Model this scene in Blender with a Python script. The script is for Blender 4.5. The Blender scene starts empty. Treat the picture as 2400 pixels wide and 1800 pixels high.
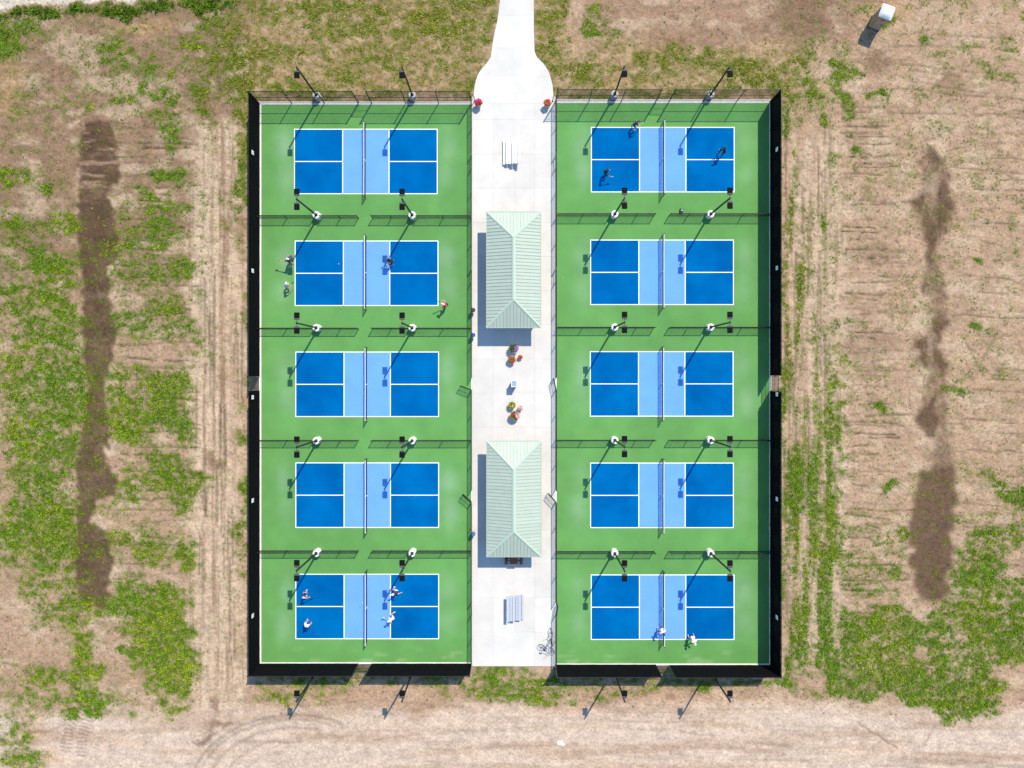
import bpy, bmesh, math, random
import numpy as np
from mathutils import Vector, Matrix
R = math.radians
random.seed(7)

# ------------------------------------------------------------------ camera, sky, sun, exposure
S = 25.1                       # photograph pixels per metre on the ground
H = 66.0                       # camera height in metres
NX, NY = 1208.0, 879.0         # photograph pixel straight below the camera
scene = bpy.context.scene
col = scene.collection
cam_d = bpy.data.cameras.new('camera')
cam = bpy.data.objects.new('camera', cam_d); col.objects.link(cam)
cam.location = (0, 0, H); cam.rotation_euler = (0, 0, 0)
cam_d.sensor_width = 36.0; cam_d.lens = S * H / 2400 * 36.0
cam_d.shift_x = -(NX - 1200) / 2400; cam_d.shift_y = (NY - 900) / 2400
cam_d.clip_end = 6000; cam_d.clip_start = 0.5
scene.camera = cam

SUNV = Vector((0.408, 0.700, 1.0)).normalized()
ELEV = math.asin(SUNV.z); AZ = math.atan2(SUNV.x, SUNV.y)
w = bpy.data.worlds.new('World'); scene.world = w; w.use_nodes = True
nt = w.node_tree; nt.nodes.clear()
sky = nt.nodes.new('ShaderNodeTexSky'); sky.sky_type = 'NISHITA'; sky.sun_disc = False
sky.sun_elevation = ELEV; sky.sun_rotation = AZ
sky.ozone_density = 6.0; sky.dust_density = 0.0; sky.air_density = 1.6
bg = nt.nodes.new('ShaderNodeBackground'); bg.inputs['Strength'].default_value = 0.15
ow = nt.nodes.new('ShaderNodeOutputWorld')
nt.links.new(sky.outputs[0], bg.inputs[0]); nt.links.new(bg.outputs[0], ow.inputs[0])
sd = bpy.data.lights.new('sun', 'SUN'); sd.energy = 4.6; sd.angle = R(0.5); sd.color = (1.0, 0.89, 0.70)
sun = bpy.data.objects.new('sun', sd); col.objects.link(sun)
sun.rotation_euler = (-SUNV).to_track_quat('-Z', 'Y').to_euler()
vs = scene.view_settings
vs.view_transform = 'Standard'; vs.look = 'None'; vs.exposure = 0.60; vs.gamma = 1.0; vs.use_curve_mapping = False

# ------------------------------------------------------------------ pixel -> place
def gx(px): return (px - NX) / S
def gy(py): return (NY - py) / S
def at(px, py, h=0.0):
    k = (H - h) / H
    return Vector((gx(px) * k, gy(py) * k, h))

# ------------------------------------------------------------------ materials
MATS = {}
def mat(name, c, rough=0.7, var=0.0, scale=4.0, metal=0.0, spec=0.5, bump=0.0, bscale=30.0, c2=None, attr=None):
    if name in MATS: return MATS[name]
    m = bpy.data.materials.new(name); m.use_nodes = True
    n = m.node_tree.nodes; l = m.node_tree.links
    p = n['Principled BSDF']
    p.inputs['Base Color'].default_value = (*c, 1); p.inputs['Roughness'].default_value = rough
    p.inputs['Metallic'].default_value = metal; p.inputs['Specular IOR Level'].default_value = spec
    tc = n.new('ShaderNodeTexCoord'); geo = n.new('ShaderNodeNewGeometry')
    src = geo.outputs['Position']
    if var > 0 or c2:
        nz = n.new('ShaderNodeTexNoise'); nz.inputs['Scale'].default_value = scale
        nz.inputs['Detail'].default_value = 5; nz.inputs['Roughness'].default_value = 0.6
        l.new(src, nz.inputs['Vector'])
        rp = n.new('ShaderNodeValToRGB')
        a = tuple(max(0, x * (1 - var)) for x in c); b = c2 or tuple(x * (1 + var) for x in c)
        rp.color_ramp.elements[0].position = 0.32; rp.color_ramp.elements[1].position = 0.68
        rp.color_ramp.elements[0].color = (*a, 1); rp.color_ramp.elements[1].color = (*b, 1)
        l.new(nz.outputs['Fac'], rp.inputs['Fac']); l.new(rp.outputs['Color'], p.inputs['Base Color'])
    if bump > 0:
        nb = n.new('ShaderNodeTexNoise'); nb.inputs['Scale'].default_value = bscale; nb.inputs['Detail'].default_value = 4
        l.new(src, nb.inputs['Vector'])
        bp = n.new('ShaderNodeBump'); bp.inputs['Strength'].default_value = bump; bp.inputs['Distance'].default_value = 0.02
        l.new(nb.outputs['Fac'], bp.inputs['Height']); l.new(bp.outputs['Normal'], p.inputs['Normal'])
    MATS[name] = m
    return m

def piece_tone(m, lo, hi):
    n = m.node_tree.nodes; l = m.node_tree.links; p = n['Principled BSDF']
    src = p.inputs['Base Color'].links[0].from_socket
    oi = n.new('ShaderNodeObjectInfo'); mr = n.new('ShaderNodeMapRange'); mr.inputs[3].default_value = lo; mr.inputs[4].default_value = hi
    mu = n.new('ShaderNodeVectorMath'); mu.operation = 'SCALE'
    l.new(oi.outputs['Random'], mr.inputs[0]); l.new(src, mu.inputs[0]); l.new(mr.outputs[0], mu.inputs['Scale']); l.new(mu.outputs[0], p.inputs['Base Color'])
M_conc = mat('walk_concrete', (0.475, 0.462, 0.445), 0.85, 0.07, 0.5, bump=0.15, bscale=60)
piece_tone(M_conc, .95, 1.03)
M_joint = mat('joint_filler', (0.36, 0.35, 0.34), 0.95, 0.1, 5)
M_kerb = mat('kerb_concrete', (0.58, 0.57, 0.55), 0.85, 0.08, 3)
M_base = mat('footing_concrete', (0.56, 0.56, 0.56), 0.8, 0.08, 6, bump=0.2)
M_dblue = mat('paint_deep_blue', (0.0, 0.078, 0.27), 0.85, 0.12, 0.28, spec=0.0, c2=(0.0, 0.106, 0.318))
M_lblue = mat('paint_light_blue', (0.112, 0.275, 0.62), 0.85, 0.05, 0.5, spec=0.0)
M_line = mat('paint_white', (0.74, 0.75, 0.76), 0.7, 0.04, 4, spec=0.3)
M_black = mat('black_powder_coat', (0.010, 0.010, 0.012), 0.24, 0.0, spec=0.6)
M_mesh = mat('black_vinyl_wire', (0.010, 0.010, 0.011), 0.6, spec=0.3)
M_screen = mat('black_windscreen_fabric', (0.004, 0.004, 0.005), 0.95, 0.25, 2.5, spec=0.05)
M_pole = mat('bronze_pole_paint', (0.010, 0.011, 0.014), 0.5, 0.1, 3, spec=0.3)
M_head = mat('fixture_black', (0.004, 0.004, 0.005), 0.8, 0.1, 8, spec=0.1)
M_fin = mat('fixture_grey', (0.07, 0.07, 0.08), 0.7, 0.1, 8, spec=0.2)
M_glass = mat('fixture_lens', (0.5, 0.5, 0.48), 0.2)
M_net = mat('net_cord', (0.010, 0.012, 0.016), 0.8)
M_tape = mat('net_tape', (0.78, 0.78, 0.78), 0.8, 0.03, 8)
M_roof = mat('roof_pale_green', (0.315, 0.375, 0.325), 0.55, 0.03, 1.5, metal=0.0, spec=0.45)
piece_tone(M_roof, .965, 1.035)
M_trim = mat('roof_trim_green', (0.33, 0.42, 0.355), 0.58, 0.02, 3, spec=0.45)
M_post = mat('cedar_post', (0.26, 0.12, 0.07), 0.75, 0.25, 10)
M_soff = mat('soffit_wood', (0.30, 0.22, 0.15), 0.8, 0.2, 6)
M_table = mat('brown_table_plank', (0.16, 0.060, 0.030), 0.7, 0.25, 9)
M_tleg = mat('table_frame', (0.03, 0.03, 0.03), 0.5)
M_alu = mat('bleacher_aluminium', (0.62, 0.63, 0.65), 0.5, 0.03, 6, metal=0.1)
M_alu2 = mat('bluish_aluminium', (0.40, 0.43, 0.49), 0.5, 0.05, 6, metal=0.2)  # duller, bluer aluminium for the second bleacher's planks
M_bframe = mat('bleacher_frame', (0.55, 0.56, 0.58), 0.45, metal=0.8)
M_bin = mat('bin_body', (0.045, 0.05, 0.075), 0.6, 0.15, 8)
M_binrim = mat('bin_rim', (0.62, 0.64, 0.68), 0.5)
M_binshade = mat('bin_inside_shade', (0.20, 0.26, 0.36), 0.6)  # blue shade inside the open-topped bin, put into the colour
M_pot = mat('pale_planter', (0.58, 0.50, 0.43), 0.8, 0.08, 12)
M_potd = mat('terracotta_planter', (0.40, 0.20, 0.12), 0.8, 0.1, 12)
M_soilpot = mat('potting_soil', (0.035, 0.022, 0.014), 0.95, 0.3, 30)
M_tw = mat('toilet_roof', (0.52, 0.55, 0.60), 0.35, 0.02, 3)
M_tb = mat('toilet_wall', (0.30, 0.22, 0.15), 0.7, 0.06, 4)
M_td = mat('toilet_door', (0.34, 0.26, 0.18), 0.7, 0.06, 4)
M_tyre = mat('rubber', (0.015, 0.015, 0.016), 0.8)
M_chrome = mat('bike_metal', (0.55, 0.56, 0.60), 0.3, metal=0.9)
M_ball = mat('ball_yellow', (0.75, 0.80, 0.30), 0.6)
M_sign = mat('sign_white', (0.80, 0.81, 0.83), 0.5)
M_mark = mat('sign_grey_mark', (0.22, 0.27, 0.34), 0.6)
M_white = mat('white_sand', (0.72, 0.68, 0.62), 0.9, 0.08, 5)
M_bag = mat('bag_black', (0.02, 0.022, 0.03), 0.8, 0.3, 20)
M_bagw = mat('bag_white_patch', (0.6, 0.62, 0.66), 0.6)
def flat(name, c, rough=0.8): return mat(name, c, rough, 0.12, 14)

# ------------------------------------------------------------------ mesh helpers
class MB:
    def __init__(s): s.v = []; s.f = []; s.m = []
    def add(s, vs, fs, mi=0):
        o = len(s.v); s.v += [tuple(v) for v in vs]; s.f += [tuple(i + o for i in f) for f in fs]; s.m += [mi] * len(fs)
        return s
    def box(s, c, d, mi=0, rot=None):
        x, y, z = d[0] / 2, d[1] / 2, d[2] / 2
        p = [Vector((a * x, b * y, e * z)) for a in (-1, 1) for b in (-1, 1) for e in (-1, 1)]
        if rot is not None: p = [rot @ q for q in p]
        p = [q + Vector(c) for q in p]
        return s.add(p, [(0, 1, 3, 2), (4, 6, 7, 5), (0, 4, 5, 1), (2, 3, 7, 6), (0, 2, 6, 4), (1, 5, 7, 3)], mi)
    def bevbox(s, c, d, b=0.02, mi=0, rot=None):
        # box with chamfered vertical edges and chamfered top
        x, y, z = d[0] / 2, d[1] / 2, d[2] / 2
        ring = lambda i, zz: [Vector(q + (zz,)) for q in ((-x + i, -y), (x - i, -y), (x, -y + i), (x, y - i), (x - i, y), (-x + i, y), (-x, y - i), (-x, -y + i))]
        lo = ring(b, -z); hi = ring(b, z - b)
        x -= b; y -= b; top = ring(b * .6, z)
        p = lo + hi + top
        if rot is not None: p = [rot @ q for q in p]
        p = [q + Vector(c) for q in p]
        fs = [tuple(reversed(range(8))), tuple(range(16, 24))]
        for k in range(2):
            for i in range(8):
                j = (i + 1) % 8; fs.append((k * 8 + i, k * 8 + j, k * 8 + 8 + j, k * 8 + 8 + i))
        return s.add(p, fs, mi)
    def tube(s, pts, r, n=8, mi=0, cap=True):
        pts = [Vector(p) for p in pts]
        rs = r if isinstance(r, (list, tuple)) else [r] * len(pts)
        vs = []; fs = []; prev = None
        for i, p in enumerate(pts):
            t = (pts[min(i + 1, len(pts) - 1)] - pts[max(i - 1, 0)]).normalized()
            if prev is None:
                a = Vector((0, 0, 1)) if abs(t.z) < .9 else Vector((1, 0, 0))
                u = t.cross(a).normalized()
            else:
                u = (prev - t * prev.dot(t)).normalized()
            prev = u; q = t.cross(u)
            for k in range(n):
                a = 2 * math.pi * (k + .5) / n
                vs.append(p + (u * math.cos(a) + q * math.sin(a)) * rs[i])
        for i in range(len(pts) - 1):
            for k in range(n):
                k2 = (k + 1) % n
                fs.append((i * n + k, i * n + k2, (i + 1) * n + k2, (i + 1) * n + k))
        if cap:
            fs.append(tuple(reversed(range(n)))); fs.append(tuple(range((len(pts) - 1) * n, len(pts) * n)))
        return s.add(vs, fs, mi)
    def lathe(s, prof, n=20, c=(0, 0, 0), mi=0):
        vs = []; fs = []
        for r, z in prof:
            for k in range(n):
                a = 2 * math.pi * k / n
                vs.append((c[0] + r * math.cos(a), c[1] + r * math.sin(a), c[2] + z))
        for i in range(len(prof) - 1):
            for k in range(n):
                k2 = (k + 1) % n
                fs.append((i * n + k, i * n + k2, (i + 1) * n + k2, (i + 1) * n + k))
        fs.append(tuple(reversed(range(n)))); fs.append(tuple(range((len(prof) - 1) * n, len(prof) * n)))
        return s.add(vs, fs, mi)
    def prism(s, poly, z0, z1, mi=0):
        n = len(poly)
        vs = [(x, y, z0) for x, y in poly] + [(x, y, z1) for x, y in poly]
        fs = [tuple(reversed(range(n))), tuple(range(n, 2 * n))] + [(i, (i + 1) % n, n + (i + 1) % n, n + i) for i in range(n)]
        return s.add(vs, fs, mi)
    def sheet(s, x0, y0, x1, y1, z, mi=0):
        return s.add([(x0, y0, z), (x1, y0, z), (x1, y1, z), (x0, y1, z)], [(0, 1, 2, 3)], mi)
    def mesh(s, name, mats, smooth=False):
        me = bpy.data.meshes.new(name); me.from_pydata(s.v, [], s.f)
        for m in (mats if isinstance(mats, (list, tuple)) else [mats]): me.materials.append(m)
        if any(s.m): me.polygons.foreach_set('material_index', s.m)
        bm = bmesh.new(); bm.from_mesh(me); bmesh.ops.recalc_face_normals(bm, faces=bm.faces); bm.to_mesh(me); bm.free()
        if smooth:
            me.polygons.foreach_set('use_smooth', [True] * len(me.polygons))
            me.set_sharp_from_angle(angle=R(40))
        me.update(); return me
    def build(s, name, mats, parent=None, loc=(0, 0, 0), rot=(0, 0, 0), smooth=False):
        return put(name, s.mesh(name, mats, smooth), parent, loc, rot)

def put(name, me, parent=None, loc=(0, 0, 0), rot=(0, 0, 0)):
    o = bpy.data.objects.new(name, me); col.objects.link(o)
    o.location = loc; o.rotation_euler = rot
    if parent: o.parent = parent
    return o
def thing(name, label, cat, loc=(0, 0, 0), rz=0.0, group=None):
    o = bpy.data.objects.new(name, None); col.objects.link(o)
    o.location = loc; o.rotation_euler = (0, 0, rz); o.empty_display_size = .2
    return tag(o, label, cat, group)
def tag(o, label, cat, group=None):
    o['label'] = label; o['category'] = cat
    if group: o['group'] = group
    return o
def struct(o): o['kind'] = 'structure'; return o
def stuff(o): o['kind'] = 'stuff'; return o

# ------------------------------------------------------------------ ground maps (painted in photo-pixel plan coordinates)
STEP = 3.0
X0, X1, Y0, Y1 = -160.0, 2560.0, -130.0, 1930.0
XS = np.arange(X0, X1, STEP); YS = np.arange(Y0, Y1, STEP)
GXm, GYm = np.meshgrid(XS, YS)
NXC, NYC = len(XS), len(YS)
rng = np.random.default_rng(11)
def vnoise(sx, sy, seed, X=None, Y=None):
    X = GXm if X is None else X; Y = GYm if Y is None else Y
    r = np.random.default_rng(seed); L = r.random((257, 257))
    u = (X - X0 + 900) / sx; v = (Y - Y0 + 900) / sy
    i = np.floor(u).astype(int); j = np.floor(v).astype(int); fu = u - i; fv = v - j
    fu = fu * fu * (3 - 2 * fu); fv = fv * fv * (3 - 2 * fv)
    i0, j0, i1, j1 = i % 256, j % 256, (i + 1) % 256, (j + 1) % 256
    return (L[j0, i0] * (1 - fu) + L[j0, i1] * fu) * (1 - fv) + (L[j1, i0] * (1 - fu) + L[j1, i1] * fu) * fv
def fbm(sx, sy, seed, o=4, X=None, Y=None):
    t = 0; a = 1; n = 0
    for k in range(o):
        t = t + a * vnoise(sx / 2 ** k, sy / 2 ** k, seed + k * 17, X, Y); n += a; a *= .55
    return t / n
def sstep(a, b, x):
    t = np.clip((x - a) / (b - a), 0, 1); return t * t * (3 - 2 * t)
WX = GXm + (fbm(90, 60, 501, 4) - .5) * 70 + (fbm(18, 14, 502, 3) - .5) * 34
WY = GYm + (fbm(80, 60, 503, 4) - .5) * 70 + (fbm(18, 14, 504, 3) - .5) * 34
def ell(cx, cy, rx, ry, amp=1.0, soft=.5):
    d = np.sqrt(((WX - cx) / rx) ** 2 + ((WY - cy) / ry) ** 2)
    return amp * (1 - sstep(1 - soft, 1 + soft, d))
def rect(x0, y0, x1, y1, amp=1.0, s=14, warp=True):
    x, y = (WX, WY) if warp else (GXm, GYm)
    return amp * sstep(x0 - s, x0 + s, x) * (1 - sstep(x1 - s, x1 + s, x)) * sstep(y0 - s, y0 + s, y) * (1 - sstep(y1 - s, y1 + s, y))
def poly_mask(pts, X, Y):
    ins = np.zeros(X.shape, bool); n = len(pts)
    for k in range(n):
        x1_, y1_ = pts[k]; x2_, y2_ = pts[(k + 1) % n]
        if y1_ == y2_: continue
        c = ((Y < y1_) != (Y < y2_)) & (X < (x2_ - x1_) * (Y - y1_) / (y2_ - y1_) + x1_)
        ins ^= c
    return ins.astype(float)
def blur(a, n=1):
    for _ in range(n):
        a = (a + np.roll(a, 1, 0) + np.roll(a, -1, 0)) / 3
        a = (a + np.roll(a, 1, 1) + np.roll(a, -1, 1)) / 3
    return a
def mx(*a):
    o = a[0]
    for k in a[1:]: o = np.maximum(o, k)
    return o

south = sstep(1640, 1690, GYm + (fbm(120, 40, 77) - .5) * 60)
# ---- grass cover
g = np.zeros_like(GXm)
left = 1 - sstep(540, 600, GXm)
right = sstep(1812, 1850, GXm)
g = mx(g, left * 0.20, right * 0.17 * (1 - sstep(1500, 1700, GYm)))
G_L = [(105, 960, 110, 420, .66), (120, 1245, 125, 115, .88), (80, 690, 110, 60, .62), (130, 640, 80, 60, .62), (110, 840, 100, 40, .6), (150, 740, 50, 30, .72),
       (170, 900, 60, 60, .78), (60, 590, 90, 50, .5), (330, 570, 90, 70, .46), (350, 640, 90, 60, .48), (470, 625, 24, 40, .7), (360, 740, 110, 55, .56),
       (430, 620, 40, 40, .6), (470, 700, 22, 40, .55), (465, 800, 24, 40, .55), (405, 945, 75, 80, .98), (440, 1000, 40, 40, .9),
       (300, 985, 60, 70, .8), (290, 920, 40, 40, .66), (320, 880, 80, 30, .5), (400, 1125, 100, 45, .78), (300, 1140, 50, 50, .6), (430, 1150, 30, 40, .8),
       (310, 1265, 70, 28, .68), (440, 1290, 40, 40, .62), (320, 1300, 60, 30, .4),
       (320, 1410, 70, 60, .86), (390, 1400, 60, 50, .85), (370, 1520, 80, 75, 1.0), (400, 1560, 70, 60, .98), (420, 1480, 40, 90, .9), (340, 1460, 80, 40, .85), (400, 1600, 55, 40, .85),
       (300, 1530, 20, 30, .9), (120, 1350, 90, 45, .62), (110, 1440, 60, 40, .6), (180, 1430, 40, 90, .56), (195, 1580, 45, 70, .82), (215, 1640, 50, 25, .7),
       (110, 1590, 40, 30, .62), (70, 1560, 30, 30, .5), (90, 1650, 50, 40, .5), (160, 1665, 24, 18, .8), (215, 1655, 20, 40, .7), (400, 1665, 30, 18, .7), (310, 1670, 20, 16, .55),
       (30, 1720, 45, 60, .55), (60, 1770, 60, 50, .5), (225, 1430, 28, 20, .9),
       (330, 160, 55, 45, .5), (375, 190, 28, 30, .6), (300, 236, 45, 12, .9), (250, 105, 40, 16, .55), (260, 150, 30, 16, .5), (215, 262, 16, 14, .85), (215, 268, 14, 12, .8),
       (380, 270, 30, 30, .55), (400, 300, 30, 24, .5), (410, 340, 20, 30, .5), (20, 410, 40, 30, .6), (95, 450, 16, 18, .7), (400, 400, 40, 20, .6), (340, 445, 30, 18, .5),
       (150, 530, 50, 30, .7), (60, 545, 60, 30, .5), (380, 480, 70, 24, .5), (315, 68, 10, 12, .9), (400, 188, 8, 8, .8), (412, 217, 10, 9, .8), (418, 252, 8, 8, .8)]
for e in G_L: g = mx(g, ell(*e[:4], min(1, e[4] * 1.14)))
# scrub line along the pale track in the corner
cx_ = np.array([-160, 0, 40, 90, 160, 220, 300, 380, 460, 540, 600]); cy_ = np.array([60, 50, 40, 30, 24, 30, 22, 8, 12, 4, -10])
sc = np.interp(GXm, cx_, cy_)
scrub = np.exp(-((WY - sc) / 17) ** 2) * (1 - sstep(520, 620, GXm))
g = mx(g, .95 * scrub, ell(15, 105, 60, 30, .8), ell(10, 65, 70, 18, .9), ell(70, 70, 34, 14, .7), ell(25, 125, 16, 10, .8))
g = mx(g, ell(500, 130, 55, 110, .62), ell(480, 210, 26, 80, .8), ell(555, 200, 26, 90, .72), ell(440, 95, 18, 26, .7), ell(505, 30, 30, 20, .7), ell(560, 60, 24, 30, .6))
g = mx(g, rect(556, 190, 588, 420, .72, 10), rect(548, 400, 590, 480, .7, 10), rect(566, 480, 590, 1130, .34, 8), rect(556, 1120, 588, 1250, .72, 8), ell(573, 1150, 18, 40, .9), ell(572, 740, 14, 30, .7),
       rect(478, 430, 540, 560, .26, 20), rect(560, 1250, 588, 1500, .3, 8), rect(505, 1000, 545, 1250, .24, 10))
# dry lawn on the path side
dry = mx(rect(560, -130, 1165, 236, 1, 24), rect(1245, -130, 1330, 236, 1, 18), rect(1330, 90, 1880, 236, 1, 30))
g = mx(g, rect(560, -130, 1165, 238, .50, 20), ell(760, 40, 90, 50, .66), ell(1040, 60, 60, 80, .72), ell(1100, 10, 50, 30, .6), ell(640, 110, 60, 40, .68), ell(840, 130, 60, 30, .68), ell(940, 40, 50, 70, .5), ell(620, 180, 40, 30, .72), ell(900, 190, 60, 20, .62),
       rect(1252, -130, 1320, 60, .72, 12), rect(1256, 60, 1330, 238, .46, 14), ell(1390, 50, 30, 40, .7), ell(1430, 90, 40, 30, .6), ell(1380, 165, 60, 40, .42), rect(1300, 175, 1800, 238, .52, 16),
       ell(1540, 130, 110, 26, .66), ell(1620, 150, 80, 30, .8), ell(1740, 160, 80, 34, .88), ell(1790, 190, 60, 30, .86), ell(1830, 190, 30, 40, .92), ell(1700, 110, 60, 20, .5),
       rect(1830, 215, 1870, 330, .72, 10), ell(1890, 240, 36, 60, .62), ell(1870, 160, 40, 40, .45), ell(1955, 150, 20, 30, .72), ell(1960, 190, 18, 50, .72), ell(1985, 245, 16, 40, .75), ell(1950, 280, 14, 40, .72), ell(1990, 148, 10, 10, .9), ell(1905, 115, 24, 16, .6),
       ell(2055, 207, 34, 12, .75), ell(2010, 160, 10, 10, .7), ell(2005, 340, 12, 18, .85), ell(1967, 373, 9, 12, .8), ell(2150, 90, 10, 10, .7), ell(2360, 110, 40, 22, .55), ell(2330, 170, 60, 40, .3), ell(2200, 110, 60, 50, .24), ell(2390, 30, 20, 20, .55), ell(2250, 10, 40, 20, .45), ell(2020, 20, 24, 18, .7), ell(2075, 62, 26, 20, .7), ell(2112, 20, 14, 16, .55))
strips = (np.sin((GXm - 1838) / 24 * 2 * np.pi * .9 + 1.0) > .05).astype(float)
strips = blur(strips, 1)
g = mx(g, rect(1828, 330, 1860, 1000, .44, 8), rect(1868, 520, 1900, 860, .42, 8), ell(1940, 530, 14, 24, .7), ell(1890, 560, 12, 40, .6), ell(2000, 760, 20, 22, .5), ell(2015, 766, 14, 12, .8), ell(1960, 830, 40, 50, .42),
       rect(1866, 930, 1905, 1060, .58, 10), rect(1918, 940, 1975, 1060, .74, 12), ell(1950, 1000, 34, 50, .82), ell(1948, 905, 12, 18, .85), ell(2080, 935, 14, 14, .6),
       rect(1828, 1050, 1966, 1570, .60, 10), rect(1828, 330, 1966, 1060, .30, 10), rect(1830, 1100, 1852, 1220, .72, 8), rect(1935, 1100, 1962, 1220, .7, 8), rect(1940, 1210, 2130, 1400, .34, 20), ell(1970, 1300, 50, 20, .6), ell(2105, 1250, 20, 22, .8), ell(2110, 1320, 18, 18, .6), ell(2040, 1320, 50, 30, .5),
       ell(2085, 1140, 20, 14, .7), ell(2240, 910, 24, 14, .6), ell(2330, 1120, 50, 14, .5), ell(2385, 1170, 44, 34, .86), ell(2310, 1195, 40, 10, .5), ell(2290, 850, 40, 20, .3), ell(2280, 610, 16, 8, .8), ell(2290, 770, 30, 14, .45))
lush = blur(poly_mask([(1955, 1418), (2100, 1410), (2160, 1440), (2230, 1400), (2262, 1330), (2330, 1350), (2420, 1380), (2600, 1380), (2600, 1580), (2400, 1545), (2345, 1590), (2325, 1650), (2285, 1690), (2220, 1685), (2160, 1665), (2130, 1640), (2050, 1632), (1990, 1640), (1930, 1615), (1945, 1500)], WX, WY), 4)
g = mx(g, lush * .87, ell(2210, 1500, 90, 60, .97), ell(2080, 1530, 90, 40, .94), ell(2260, 1640, 70, 44, .98), ell(2320, 1260, 60, 40, .72), ell(2290, 1330, 60, 50, .78), ell(2370, 1240, 60, 30, .55), ell(2250, 1380, 30, 40, .86), ell(2250, 1220, 40, 30, .5), ell(2380, 1400, 50, 30, .85), ell(2030, 1430, 60, 20, .86))
g = mx(g, rect(1090, 1560, 1312, 1650, .60, 16), ell(1140, 1580, 40, 20, .7), ell(1260, 1600, 40, 24, .7), ell(1160, 1620, 40, 20, .6), rect(590, 1605, 760, 1645, .42, 12), ell(645, 1640, 36, 18, .95), ell(735, 1615, 24, 10, .6),
       ell(1040, 1620, 30, 12, .5), rect(1310, 1560, 1830, 1620, .52, 10), rect(592, 1560, 1104, 1612, .50, 10), ell(1420, 1630, 24, 14, .6), ell(1345, 1632, 24, 10, .5), ell(1510, 1622, 30, 10, .5), ell(1790, 1612, 40, 16, .7), ell(1835, 1600, 40, 24, .85), ell(1900, 1620, 24, 24, .7), ell(1330, 1600, 20, 14, .7))
# bare places
bare = mx(ell(1910, 400, 34, 90, 1), rect(452, 560, 560, 1800, .62, 16), ell(360, 1330, 24, 8, 1), ell(250, 1500, 24, 30, .7), ell(270, 1545, 24, 24, .7), ell(30, 1440, 40, 60, .7), ell(60, 1500, 40, 40, .6), ell(2150, 1420, 30, 40, .9), ell(2155, 1540, 26, 12, .9), ell(2235, 1490, 40, 14, .5), ell(2380, 1570, 40, 20, .9),
          ell(2200, 1490, 30, 8, .6), ell(2085, 1440, 40, 8, .5), ell(240, 1220, 24, 22, 1))
g = g * (1 - .9 * bare)
g = g * (1 - south * (1 - mx(rect(-200, 1600, 100, 1960, 1, 20), ell(2260, 1640, 110, 60, 1), ell(220, 1640, 240, 44, 1), ell(400, 1665, 40, 20, 1))))
# swales of dark damp earth
swl = [(200, 290), (252, 281), (268, 320), (279, 380), (280, 425), (262, 440), (246, 452), (262, 482), (270, 520), (276, 560), (268, 610), (250, 640), (258, 690), (262, 740), (273, 775), (266, 830), (252, 880), (243, 905), (250, 970), (254, 1020), (258, 1060), (230, 1042), (248, 1080), (262, 1110), (270, 1135), (268, 1160), (244, 1165), (226, 1172), (218, 1200), (215, 1225), (240, 1240), (258, 1270), (262, 1310), (256, 1360), (252, 1405), (244, 1428), (206, 1424), (182, 1400), (172, 1340), (176, 1260), (180, 1180), (178, 1060), (196, 1000), (205, 920), (196, 850), (192, 700), (190, 620), (184, 560), (182, 460), (182, 340)]
sw = blur(poly_mask(swl, GXm + (fbm(24, 12, 31, 4) - .5) * 24, GYm + (fbm(24, 24, 32, 4) - .5) * 18), 1) * (.72 + .5 * (fbm(30, 18, 33, 3)))
sw = np.clip(sw, 0, 1)
swr = [(2136, 1195), (2150, 1110), (2190, 1075), (2180, 1020), (2150, 985), (2170, 900), (2178, 860), (2150, 850), (2145, 800), (2180, 780), (2195, 720), (2160, 690), (2175, 600), (2150, 520), (2140, 460), (2180, 440), (2150, 380), (2170, 345), (2225, 380), (2232, 430), (2240, 480), (2210, 560), (2190, 600), (2215, 660), (2222, 760), (2195, 810), (2225, 870), (2218, 960), (2234, 1060), (2236, 1150), (2238, 1210), (2236, 1300), (2225, 1350), (2220, 1410), (2200, 1412), (2150, 1408), (2136, 1340), (2130, 1240)]
swR = blur(poly_mask(swr, GXm + (fbm(40, 16, 41, 4) - .5) * 40, GYm + (fbm(40, 40, 42, 4) - .5) * 30), 3)
swR = swR * np.clip(.55 + 1.1 * sstep(.36, .60, fbm(30, 60, 43, 4)) * .45 + sstep(1040, 1230, GYm) * 1.0, 0, 1)
g = g * (1 - .80 * np.maximum(sw, swR * .9)) + .20 * sw * (.4 + .6 * sstep(480, 620, GYm)) + .10 * swR
# break the cover up into tufts
fine = .52 * fbm(14, 9, 61, 3) + .30 * fbm(90, 18, 64, 4) + .18 * fbm(60, 50, 65, 3)
wstr = rect(1822, 230, 1972, 1600, 1, 8, False)
fine = fine + (.75 * fbm(11, 120, 67, 4) + .25 * fbm(10, 10, 69, 2) - fine) * wstr
fine = np.clip(.5 + (fine - .5) * 2.7, 0, 1)
grass = np.clip((g - (1 - fine) * 1.0 + .33) * 1.3, 0, 1) * np.clip(g * 3.0, 0, 1)
sparse = sstep(.56, .70, fbm(26, 16, 66, 3)) * sstep(.35, .6, fbm(120, 90, 68, 2)) * np.clip(g * 2.2, 0, .5)
grass = np.maximum(np.maximum(grass, .08 * np.clip(g, 0, 1)), sparse * (1 - south))

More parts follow.
